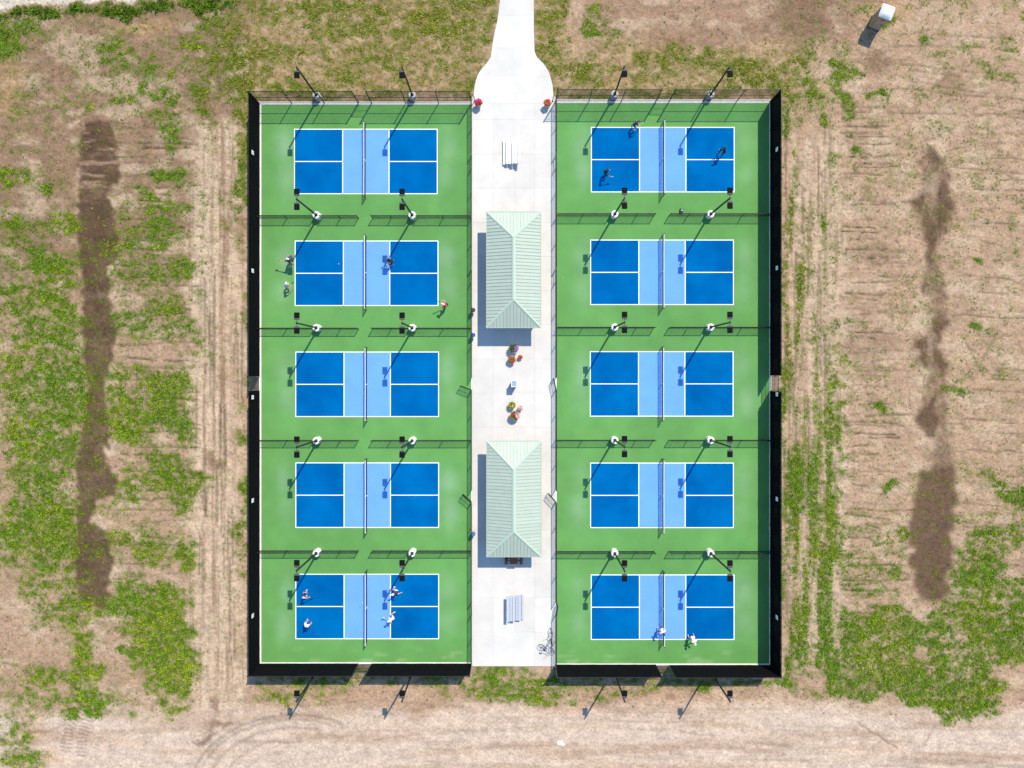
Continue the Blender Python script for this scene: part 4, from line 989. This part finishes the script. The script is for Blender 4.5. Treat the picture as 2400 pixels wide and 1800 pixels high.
# ------------------------------------------------------------------ flower pots
def planter(label, px_, py_, r, h, potm, greens, flowers, seed, nleaf=220, spike=False):
    rr = random.Random(seed); g_ = at(px_, py_, h); t = thing('flower_pot', label, 'planter', (g_.x, g_.y, 0), 0, 'flower pots on the walkway')
    R0 = r * .92
    MB().lathe([(R0 * .62, 0), (R0 * .92, h * .86), (R0, h * .87), (R0, h), (R0 * .9, h), (R0 * .88, h - .05), (.02, h - .05)], 24).build('pot', potm, t, smooth=True)
    MB().lathe([(R0 * .875, h - .07), (R0 * .875, h - .048), (.02, h - .03)], 20).build('soil', M_soilpot, t)
    b = MB()
    for i in range(nleaf):
        a = rr.random() * 6.283; q = math.sqrt(rr.random()) * r * .95; z = h + (.30 * r + .05) * (1 - (q / r) ** 2) * rr.uniform(.3, 1.2) - .02
        c = Vector((q * math.cos(a), q * math.sin(a), z)); L = rr.uniform(.05, .11); a2 = a + rr.gauss(0, .9)
        d = Vector((math.cos(a2), math.sin(a2), rr.uniform(-.3, .6))) * L; s_ = Vector((-math.sin(a2), math.cos(a2), 0)) * L * .33
        b.add([c, c + d * .5 + s_ + Vector((0, 0, .01)), c + d, c + d * .5 - s_ + Vector((0, 0, .01))], [(0, 1, 2, 3)], rr.randrange(len(greens)))
    if spike:
        for i in range(26):
            a = rr.random() * 6.283; L = rr.uniform(.25, .5) * r / .45
            c = Vector((0, 0, h)); e = Vector((math.cos(a) * L, math.sin(a) * L, h + rr.uniform(.15, .45))); s_ = Vector((-math.sin(a), math.cos(a), 0)) * .012
            b.add([c - s_, c + s_, e], [(0, 1, 2)], 0)
    b.build('foliage', greens, t)['kind'] = 'stuff'
    for fm, n, ang, spread in flowers:
        f = MB()
        for i in range(n):
            a = ang + rr.gauss(0, spread); q = r * rr.uniform(.25, 1.0) if spread < 2 else r * math.sqrt(rr.random())
            z = h + (.30 * r + .09) * (1 - .8 * (q / r) ** 2) * rr.uniform(.8, 1.15); s_ = rr.uniform(.028, .05)
            f.lathe([(s_ * .35, -.02), (s_, .0), (s_ * .7, .012), (.004, .006)], 6, (q * math.cos(a), q * math.sin(a), z))
        f.build('blossoms', fm, t)['kind'] = 'stuff'
gr1 = flat('leaf_mid', (.060, .115, .022)); gr2 = flat('leaf_deep', (.022, .055, .014)); gr3 = flat('leaf_yellow', (.19, .21, .03)); gr4 = flat('leaf_rust', (.16, .06, .025))
fr_ = flat('bloom_red', (.52, .012, .012)); fm_ = flat('bloom_magenta', (.42, .015, .24)); fp = flat('bloom_violet', (.30, .13, .42)); fk = flat('bloom_pink', (.68, .30, .34)); fo = flat('bloom_orange', (.55, .11, .03)); fy = flat('bloom_yellow', (.55, .45, .03))
planter('flower pot heaped with magenta and red blooms by path corner', 1121.4, 240.5, .36, .62, M_pot, [gr2, gr4], [(fm_, 60, 2.2, .7), (fr_, 70, 0, 9)], 1, 120)
planter('flower pot of red blooms and olive leaves by path corner', 1282.8, 241, .33, .62, M_pot, [gr1, gr3, gr2], [(fr_, 70, .6, 1.1), (fo, 20, 4, .8)], 2, 160)
planter('large pot of green spikes with violet blooms on one side', 1204, 816.5, .46, .62, M_pot, [gr2, gr1], [(fp, 60, -.2, .55)], 3, 260, True)
planter('medium pot of bright red and rusty leaves beside litter bin', 1199.5, 843, .36, .50, M_pot, [gr1, gr4, gr3, fo], [(fr_, 30, -.6, .4), (fo, 16, 2, 1.5)], 4, 220, True)
planter('smallest pot of rusty orange foliage near first pavilion', 1219.3, 837.2, .20, .32, M_potd, [gr4, fo, gr1], [(fr_, 12, 0, 9)], 5, 90)
planter('medium pot of plain yellow-green mounded leaves', 1200, 950, .34, .48, M_potd, [gr3, gr1, gr3], [(fy, 20, 0, 9)], 6, 240)
planter('small pot of soft pink blooms near second pavilion', 1219, 957, .23, .40, M_pot, [gr4, gr1], [(fk, 44, 1, 1.6)], 7, 80)
planter('large pot of mixed leaves with pale pink blooms', 1206, 975, .46, .60, M_pot, [gr1, gr4, gr2, gr3], [(fk, 60, .1, .5), (fr_, 14, 2.4, .7)], 8, 260)
for (x_, y_, lb) in ((1112.6, 237, 'short black steel post beside magenta flower pot'), (1295.2, 237, 'short black steel post beside red and olive flower pot')):
    t = thing('steel_post', lb, 'post', (gx(x_), gy(y_), 0), 0, 'short posts at the path end')
    MB().tube([(0, 0, 0), (0, 0, 1.0)], .038, 12).lathe([(.044, .99), (.044, 1.02), (.02, 1.05)], 12).build('tube', M_black, t, smooth=True)
    MB().lathe([(.09, 0), (.09, .015), (.05, .02)], 12).build('flange', M_black, t)

# ------------------------------------------------------------------ portable toilet
t = thing('portable_toilet', 'tan portable toilet with white roof standing on bare dirt', 'toilet', (gx(2051.5), gy(55), -.05), R(-21))
MB().bevbox((0, 0, .07), (1.16, 1.22, .14), .03).build('skid_base', M_bin, t)
wl = MB()
wl.bevbox((0, 0, 1.14), (1.06, 1.10, 2.0), .04)
for s_ in (-1, 1):
    for i in range(5): wl.box((s_ * .535, -.4 + .2 * i, 1.1), (.03, .07, 1.7))
    for i in range(5): wl.box((-.4 + .2 * i, .555, 1.1), (.07, .03, 1.7))
wl.build('wall', M_tb, t)
dr = MB().bevbox((0, -.565, 1.08), (.74, .04, 1.84), .015).build('door', M_td, t)
MB().box((.27, -.595, 1.05), (.07, .03, .16)).build('handle', M_black, dr)
MB().box((0, -.588, 1.75), (.36, .012, .12)).build('vent_grille', M_bin, dr)
rf = MB(); n = 10; vs_ = []; fs_ = []
for i in range(n + 1):
    for k in range(n + 1):
        u, v = -1 + 2 * i / n, -1 + 2 * k / n
        q_ = 1 - .07 * u ** 4 * v ** 4 * 1.0
        vs_.append((u * .62 * q_, v * .65 * q_, 2.13 + .26 * (1 - u ** 4) * (1 - v ** 4) + .03 * (1 - abs(u))))
for i in range(n):
    for k in range(n):
        a = i * (n + 1) + k; fs_.append((a, a + n + 1, a + n + 2, a + 1))
rf.add(vs_, fs_).box((0, 0, 2.10), (1.15, 1.20, .07))
ro = rf.build('roof', M_tw, t, smooth=True)
MB().tube([(.4, .42, 2.1), (.4, .42, 2.42)], .045, 10).build('vent_pipe', M_tw, ro)

# white spill on the sand
rr = random.Random(4); b = MB(); n = 18
ring = []
for k in range(n):
    a = 6.283 * k / n; q = rr.uniform(.7, 1.15); ring.append((q * .48 * math.cos(a) + .1, q * .30 * math.sin(a), -.07))
ring2 = [(x * .6, y_ * .6, .0 + rr.uniform(-.02, .03)) for x, y_, z in ring]
b.add(ring + ring2 + [(.05, 0, .05)], [(i, (i + 1) % n, n + (i + 1) % n, n + i) for i in range(n)] + [(n + i, n + (i + 1) % n, 2 * n) for i in range(n)])
tag(b.build('sand_heap', M_white, None, (gx(1313), gy(1743), 0), smooth=True), 'small white heap of spilled pale sand on the dirt track', 'heap')

# ------------------------------------------------------------------ bicycles
def bicycle(label, pxa, pxb, lean, cframe, turn=0.5):
    a = Vector((gx(pxa[0]), gy(pxa[1]), 0)); b = Vector((gx(pxb[0]), gy(pxb[1]), 0)); d = b - a
    t = thing('bicycle', label, 'bicycle', (a.x, a.y, 0), math.atan2(d.y, d.x), 'bicycles by the walkway fence')
    t.rotation_euler = (lean, 0, math.atan2(d.y, d.x))
    rw = .335; wb = 1.05
    def wheel(x, rz):
        w_ = MB()
        tor = lambda rad, r: [(rad, r)]
        n, m = 28, 8; vs = []; fs = []
        for i in range(n):
            A_ = 2 * math.pi * i / n
            for k in range(m):
                B_ = 2 * math.pi * k / m; q = rw - .022 + .022 * math.cos(B_)
                vs.append((q * math.cos(A_), .022 * math.sin(B_), q * math.sin(A_)))
        for i in range(n):
            for k in range(m): fs.append((i * m + k, ((i + 1) % n) * m + k, ((i + 1) % n) * m + (k + 1) % m, i * m + (k + 1) % m))
        w_.add(vs, fs); o = w_.build('wheel', M_tyre, t, (x, 0, rw), (0, 0, rz), True)
        sp = MB()
        for i in range(18):
            A_ = 2 * math.pi * i / 18; sp.tube([(0, .02 * (-1) ** i, 0), ((rw - .045) * math.cos(A_), 0, (rw - .045) * math.sin(A_))], .0025, 4)
        sp.tube([(0, -.05, 0), (0, .05, 0)], .022, 8); sp.build('spokes', M_chrome, o)
    wheel(0, 0); wheel(wb, turn)
    fm2 = flat('bike_' + label[:6], cframe, .4)
    f = MB(); bb = (.42, 0, .29); st = (.30, 0, .78); ht = (.86, 0, .82); hb = (.90, 0, .66)
    for p, q, r in ((bb, st, .017), (st, ht, .018), (bb, hb, .021), (ht, hb, .02)): f.tube([p, q], r, 8)
    for s_ in (-.05, .05): f.tube([bb, (0, s_, rw)], .011, 6).tube([(.31, 0, .74), (0, s_, rw)], .010, 6)
    f.build('frame', fm2, t, smooth=True)
    fk_ = MB()
    for s_ in (-.05, .05): fk_.tube([(.90, s_ * .6, .64), (wb, s_, rw)], .013, 6)
    fk_.build('fork', fm2, t, smooth=True)
    h = MB(); h.tube([(.86, 0, .8), (.84, 0, .95)], .015, 8).tube([(.74, -.31, 1.0), (.82, -.18, 1.0), (.86, 0, .97), (.82, .18, 1.0), (.74, .31, 1.0)], .014, 8)
    hb_ = h.build('handlebar', M_chrome, t, smooth=True)
    for s_ in (-1, 1): MB().tube([(.76, s_ * .26, 1.0), (.70, s_ * .35, 1.0)], .019, 8).build('grip', M_black, hb_)
    MB().tube([st, (.285, 0, .90)], .014, 8).build('seat_post', M_chrome, t)
    MB().add([(.12, -.085, .92), (.12, .085, .92), (.24, .07, .925), (.42, .025, .92), (.42, -.025, .92), (.24, -.07, .925), (.13, -.07, .87), (.13, .07, .87), (.40, .015, .88), (.40, -.015, .88)],
             [(0, 5, 4, 3, 2, 1), (0, 1, 7, 6), (1, 2, 3, 8, 7), (3, 4, 9, 8), (4, 5, 0, 6, 9), (6, 7, 8, 9)]).build('saddle', M_black, t)
    c = MB().lathe([(.09, -.008), (.09, .008)], 18); cr = MB()
    vs = [(v[0] + .42, v[2] - .045, v[1] + .29) for v in c.v]; cr.add(vs, c.f)
    cr.tube([(.42, -.06, .29), (.52, -.07, .15)], .011, 6).tube([(.42, .06, .29), (.32, .07, .43)], .011, 6).tube([(.42, -.06, .29), (.42, .06, .29)], .02, 8)
    cr.build('crankset', M_chrome, t)
    MB().box((.53, -.12, .145), (.09, .09, .02)).box((.31, .12, .435), (.09, .09, .02)).build('pedal', M_black, t)
    MB().tube([(.36, .03, .27), (.22, .16, 0.005)], .009, 6).build('kickstand', M_chrome, t)
bicycle('dark bicycle parked alongside the low walkway fence', (1294, 1503), (1292.5, 1466), R(-6), (.10, .03, .05), .25)
bicycle('pale blue bicycle with turned handlebar parked behind the other bicycle', (1270.5, 1511), (1296, 1521), R(7), (.12, .18, .30), -.5)

# ------------------------------------------------------------------ people
skin_m = flat('skin', (.46, .24, .16)); hair_m = flat('hair_brown', (.05, .028, .016)); shoe_m = flat('shoe_white', (.72, .72, .74)); shoe_d = flat('shoe_dark', (.03, .03, .035)); shoe_r = flat('shoe_red', (.55, .07, .09))
def two_bone(a, c, l1, l2, polev):
    d = c - a; L = min(d.length, (l1 + l2) * .995); dn = d.normalized(); c = a + dn * L
    x = (l1 * l1 - l2 * l2 + L * L) / (2 * L); h = math.sqrt(max(1e-5, l1 * l1 - x * x))
    pv = polev - dn * polev.dot(dn); pv = pv.normalized() if pv.length > 1e-4 else Vector((1, 0, 0))
    return a + dn * x + pv * h, c
def person(label, px_, py_, face, shirt, shorts, shoe, cap=None, hair=None, lean=.25, crouch=.10, stance=.24, stride=.0, rh=None, lh=None, paddle=None, long_sleeve=False, pants=False, twist=0.0, scale=1.0, hold=True, bend=0.0):
    """face: heading in degrees, 0 = +X (towards net side), local +Y is forward"""
    hp = .90 - crouch
    V = Vector
    pel = V((0, 0, hp)); ln = lean
    up = V((0, math.sin(ln), math.cos(ln))); fw = V((0, math.cos(ln), -math.sin(ln)))
    spine = pel + up * .18; chest = pel + up * .38; neck = pel + up * .52 ; hu = V((0, math.sin(ln * .45 - bend * .0), math.cos(ln * .45)))
    head0 = neck + hu * .08; head1 = neck + hu * .165 + V((0, .02, 0)); head2 = neck + hu * .25 + V((0, .01, 0))
    tw = Matrix.Rotation(twist, 3, up)
    vs = []; es = []; rad = []; tagv = []
    def v(p, r, parent=None, tg='skin'):
        vs.append(p); rad.append(r); tagv.append(tg)
        if parent is not None: es.append((parent, len(vs) - 1, tg))
        return len(vs) - 1
    i_pel = v(pel, (.155, .115)); i_sp = v(spine, (.145, .10), i_pel, 'shirt'); i_ch = v(chest, (.165, .115), i_sp, 'shirt')
    i_up = v(pel + up * .455, (.10, .085), i_ch, 'shirt'); i_nk = v(neck, (.055, .055), i_up, 'skin'); i_h0 = v(head0, (.062, .07), i_nk, 'skin'); i_h1 = v(head1, (.078, .094), i_h0, 'skin'); i_h2 = v(head2, (.06, .072), i_h1, 'skin')
    v(head1 + V((0, .112, -.01)), (.014, .014), i_h1, 'skin')                  # nose
    for s_ in (-1, 1): v(head1 + V((s_ * .088, -.005, 0)), (.016, .022), i_h1, 'skin')   # ears
    wrists = {}
    for s_ in (-1, 1):
        # leg
        hip = pel + V((s_ * .095, 0, -.04)); foot = V((s_ * stance, stride * s_ * .5, .085))
        kn, an = two_bone(hip, foot, .43, .42, V((s_ * .35, 1, 0)))
        ih = v(hip, (.098, .098), i_pel, 'shorts'); it = v(hip.lerp(kn, .55), (.080, .080), ih, 'shorts')
        ik = v(kn, (.054, .054), it, 'pants'); ic = v(kn.lerp(an, .35), (.052, .052), ik, 'pants'); ia = v(an, (.036, .036), ic, 'pants')
        ff = V((s_ * .25, 1, 0)).normalized()
        ihl = v(an + V((0, 0, -.045)) - ff * .035, (.040, .038), ia, 'shoe'); ib = v(an + ff * .10 + V((0, 0, -.048)), (.044, .032), ihl, 'shoe'); v(an + ff * .19 + V((0, 0, -.055)), (.032, .024), ib, 'shoe')
        # arm
        sh = pel + up * .435 + tw @ V((s_ * .185, 0, 0))
        tgt = (rh if s_ > 0 else lh) or V((s_ * .24, .32, hp + .12))
        tgt = V(tgt)
        el, wr = two_bone(sh, tgt, .285, .25, V((s_ * .8, -.6, -.5)))
        ish = v(sh, (.066, .066), i_up, 'shirt'); iu = v(sh.lerp(el, .5), (.050, .050), ish, 'shirt'); ie = v(el, (.040, .040), iu, 'sleeve'); if_ = v(el.lerp(wr, .4), (.038, .038), ie, 'sleeve'); iw = v(wr, (.027, .023), if_, 'sleeve')
        hd = (wr - el).normalized(); sd_ = hd.cross(V((0, 0, 1)));  sd_ = sd_.normalized() if sd_.length > .1 else V((1, 0, 0)); nm_ = sd_.cross(hd)
        ip = v(wr + hd * .055, (.036, .018), iw, 'skin'); 
        for k, (o_, L_) in enumerate(((-.030, .058), (-.010, .070), (.010, .066), (.030, .050))):
            r0 = wr + hd * .088 + sd_ * o_
            f1 = v(r0, (.0095, .0095), ip, 'skin'); f2 = v(r0 + hd * L_ * .5 - nm_ * .014, (.0088, .0088), f1, 'skin'); v(r0 + hd * L_ * .72 - nm_ * .045, (.008, .008), f2, 'skin')
        t1 = v(wr + hd * .04 + sd_ * (-s_) * .045 - nm_ * .012, (.011, .011), ip, 'skin'); v(wr + hd * .085 + sd_ * (-s_) * .052 - nm_ * .03, (.009, .009), t1, 'skin')
        wrists[s_] = (wr + hd * .095 - nm_ * .018, hd, nm_, sd_)
    me = bpy.data.meshes.new('body'); me.from_pydata([tuple(p) for p in vs], [(a, b) for a, b, _ in es], [])
    ob = bpy.data.objects.new('tmp_body', me); col.objects.link(ob)
    me_sk = ob.modifiers.new('s', 'SKIN'); ob.modifiers['s'].use_smooth_shade = True
    if not me.skin_vertices: 
        bm = bmesh.new(); bm.from_mesh(me); bm.verts.layers.skin.verify(); bm.to_mesh(me); bm.free()
    for i, sv in enumerate(me.skin_vertices[0].data):
        sv.radius = rad[i]; sv.use_root = (i == 0)
    sb = ob.modifiers.new('d', 'SUBSURF'); sb.levels = 1; sb.render_levels = 1
    dg = bpy.context.evaluated_depsgraph_get()
    nm = bpy.data.meshes.new_from_object(ob.evaluated_get(dg)); nm.name = 'person'
    bpy.data.objects.remove(ob)
    nm.materials.clear()
    names = ['skin', 'shirt', 'shorts', 'shoe']
    for m_ in (skin_m, shirt, shorts, shoe): nm.materials.append(m_)
    P = np.array([tuple(p.center) for p in nm.polygons]); best = np.full(len(P), 1e9); idx = np.zeros(len(P), int)
    for a, b, tg in es:
        A_ = np.array(vs[a]); B_ = np.array(vs[b]); d = B_ - A_; tt = np.clip(((P - A_) @ d) / max(1e-9, d @ d), 0, 1)
        ds = np.linalg.norm(P - A_ - tt[:, None] * d, axis=1) - (max(rad[a]) * (1 - tt) + max(rad[b]) * tt) * .7
        if tg == 'pants': mi = 2 if pants else 0
        elif tg == 'sleeve': mi = 1 if long_sleeve else 0
        else: mi = names.index(tg)
        k = ds < best; best[k] = ds[k]; idx[k] = mi
    nm.polygons.foreach_set('material_index', idx.astype(np.int32)); nm.polygons.foreach_set('use_smooth', np.ones(len(P), bool)); nm.update()
    zmin = min(v_.co.z for v_ in nm.vertices)
    rz = R(face) - math.pi / 2
    o = put('person', nm, None, (gx(px_), gy(py_), .012 - zmin * scale), (0, 0, rz)); o.scale = (scale,) * 3
    tag(o, label, 'person', 'players on the courts')
    # hair / cap
    q = MB(); cc = head1 + hu * .015
    def dome(r, zlo, grow, ms):
        n, m = 14, 6; vv = []; ff = []
        for i in range(m + 1):
            a = zlo + (math.pi / 2 - zlo) * i / m
            for k in range(n):
                b_ = 2 * math.pi * k / n
                vv.append(V((math.cos(a) * math.cos(b_) * r * .92, math.cos(a) * math.sin(b_) * r * 1.12, math.sin(a) * r)))
        for i in range(m):
            for k in range(n): ff.append((i * n + k, i * n + (k + 1) % n, (i + 1) * n + (k + 1) % n, (i + 1) * n + k))
        q_ = hu.to_track_quat('Z', 'Y'); rot = Matrix.Rotation(-ln * .45, 3, 'X')
        return [cc + rot @ p_ for p_ in vv], ff
    if cap:
        vv, ff = dome(.112, .05, 1, 0); q.add(vv, ff)
        rot = Matrix.Rotation(-ln * .45, 3, 'X')
        q.add([cc + rot @ V(p_) for p_ in ((-.075, .08, .012), (.075, .08, .012), (.06, .20, -.005), (0, .22, -.008), (-.06, .20, -.005), (-.075, .08, .026), (.075, .08, .026), (.06, .20, .006), (0, .22, .003), (-.06, .20, .006))],
              [(0, 4, 3, 2, 1), (5, 6, 7, 8, 9), (0, 1, 6, 5), (1, 2, 7, 6), (2, 3, 8, 7), (3, 4, 9, 8), (4, 0, 5, 9)])
        q.build('cap', cap, o, smooth=True)
    else:
        vv, ff = dome(.110, -.25, 1, 0); q.add([p_ + V((0, -.018, .0)) for p_ in vv], ff); q.build('hair', hair or hair_m, o, smooth=True)
    e_ = MB()
    for s_ in (-1, 1): e_.lathe([(.004, -.006), (.011, 0), (.004, .006)], 8, tuple(head1 + V((s_ * .034, .092, .012))))
    e_.build('eyes', shoe_d, o)
    if paddle is not None:
        wr, hd, nm_, sd_ = wrists[1 if hold else -1]
        M = Matrix.Translation((gx(px_), gy(py_), .012 - zmin * scale)) @ Matrix.Rotation(rz, 4, 'Z') @ Matrix.Scale(scale, 4)
        pos = M @ wr; dirw = (Matrix.Rotation(rz, 3, 'Z') @ hd).normalized()
        t = thing('pickleball_paddle', 'paddle held by ' + ' '.join(label.replace(',', '').split()[:13]), 'paddle', pos, 0, 'paddles in the players hands')
        t.rotation_mode = 'QUATERNION'; t.rotation_quaternion = dirw.to_track_quat('Y', 'X')
        MB().tube([(0, -.05, 0), (0, .10, 0)], .015, 8).build('handle', shoe_d, t)
        pts = []
        for k in range(16):
            a = 2 * math.pi * k / 16; cx2, sy2 = math.cos(a), math.sin(a)
            pts.append((.10 * math.copysign(abs(cx2) ** .5, cx2), .225 + .135 * math.copysign(abs(sy2) ** .5, sy2)))
        MB().prism(pts, -.007, .007).build('blade', paddle, t)
    return o
navy = flat('cloth_navy', (.014, .024, .075)); black = flat('cloth_black', (.010, .010, .012)); white = flat('cloth_white', (.70, .70, .74)); red = flat('cloth_red', (.60, .04, .07)); pinkw = flat('cloth_blush', (.66, .55, .55)); teal = flat('cloth_teal', (.02, .06, .10)); grey = flat('cloth_grey', (.34, .38, .46)); dkpant = flat('cloth_charcoal', (.02, .02, .024)); slate = flat('cloth_slate', (.05, .09, .13)); beige = flat('cloth_beige', (.55, .47, .40))
pw = flat('paddle_white', (.66, .74, .80)); pd = flat('paddle_dark', (.015, .015, .03)); po = flat('paddle_orange', (.50, .22, .10))
person('player in navy shirt and red shoes, paddle swung back behind baseline', 681, 613, 0, navy, dkpant, shoe_r, cap=white, lean=.25, stride=.3, rh=(.10, -.62, 1.15), lh=(-.3, .3, 1.0), paddle=po, twist=-.6)
person('player in white shirt, crouching behind baseline on bag-hung block', 674, 672, 10, white, flat('cloth_rust', (.22, .07, .05)), shoe_m, cap=grey, lean=.55, crouch=.16, rh=(.10, .55, .9), lh=(-.2, .4, .8), paddle=pd)
person('player all in black, at kitchen line of second court', 922, 616, 180, black, black, shoe_m, lean=.5, crouch=.2, rh=(.25, .45, .85), lh=(-.2, .4, .85), paddle=pd, pants=True)
person('player in bright red shirt, paddle raised behind baseline', 1047, 719, 150, red, dkpant, shoe_d, cap=white, lean=.3, rh=(.2, .50, 1.25), lh=(-.3, .25, 1.0), paddle=pd, pants=True)
person('player in navy shirt and grey cap, near centreline of fifth court', 717, 1389, 0, navy, navy, flat('shoe_sky', (.35, .60, .75)), cap=grey, lean=.3, rh=(.15, .55, .9), lh=(-.25, .3, .9), paddle=pd)
person('player in cream shirt and shorts, on fifth court half below centreline', 723, 1458, 40, pinkw, pinkw, shoe_m, cap=beige, lean=.35, crouch=.12, rh=(.15, .5, .85), lh=(-.2, .4, .8), paddle=pd)
person('player in navy vest and white shorts, lunging at the kitchen line', 934, 1382, 190, navy, white, shoe_m, cap=white, lean=.5, crouch=.22, stance=.3, stride=.5, rh=(.3, .55, .8), lh=(-.25, .4, .8), paddle=pw)
person('player in pale beige shirt, reaching low at the kitchen line', 925, 1442, 200, pinkw, beige, shoe_m, cap=white, lean=.55, crouch=.18, stance=.28, stride=-.3, rh=(.3, .6, .75), lh=(-.3, .5, .75), paddle=pw)
person('player in dark teal shirt and maroon cap, by the sideline nearest the path', 1482, 300, 20, teal, slate, shoe_m, cap=flat('cap_maroon', (.07, .012, .014)), lean=.55, crouch=.14, rh=(.2, .55, .8), lh=(-.2, .5, .85), paddle=pw)
person('player in black clothes with pale blue paddle, near baseline corner', 1415, 408, -10, black, black, shoe_d, lean=.4, crouch=.14, stance=.28, rh=(.35, .45, .85), lh=(-.25, .35, .85), paddle=pw, pants=True, long_sleeve=True)
person('player all in black, standing alone inside the opposite service box', 1691, 359, 200, black, black, shoe_d, cap=black, lean=.2, crouch=.06, rh=(.2, .35, .9), lh=(-.2, .3, .9), paddle=pd, pants=True, long_sleeve=True)
person('player in white shirt and navy cap, standing at the net', 1545.5, 1468, -60, white, white, shoe_m, cap=navy, lean=.25, crouch=.05, rh=(.3, .2, .95), lh=(-.25, .3, 1.0), paddle=pd)
person('player in white shirt, bending over beside the sideline', 1618, 1486, -75, white, pinkw, shoe_m, cap=white, lean=.75, crouch=.12, rh=(.2, .55, .75), lh=(-.25, .5, .7), paddle=po)
# balls
def ball(px_, py_, h, label):
    g_ = at(px_, py_, h); b = MB(); n = 12
    b.lathe([(.037 * math.sin(math.pi * (i + .02) / (n + .04)), -.037 * math.cos(math.pi * (i + .02) / (n + .04))) for i in range(n + 1)], 16)
    tag(b.build('pickleball', M_ball, None, g_, smooth=True), label, 'ball', 'pickleballs')
ball(794, 618.5, 1.15, 'yellow ball in flight over the second court')
ball(849.5, 1413, 1.07, 'yellow ball in flight beside the fifth court net')
ball(1319, 650, .046, 'yellow ball lying on green beside walkway fence')
ball(1608, 772, .046, 'yellow ball lying against low fence between courts')
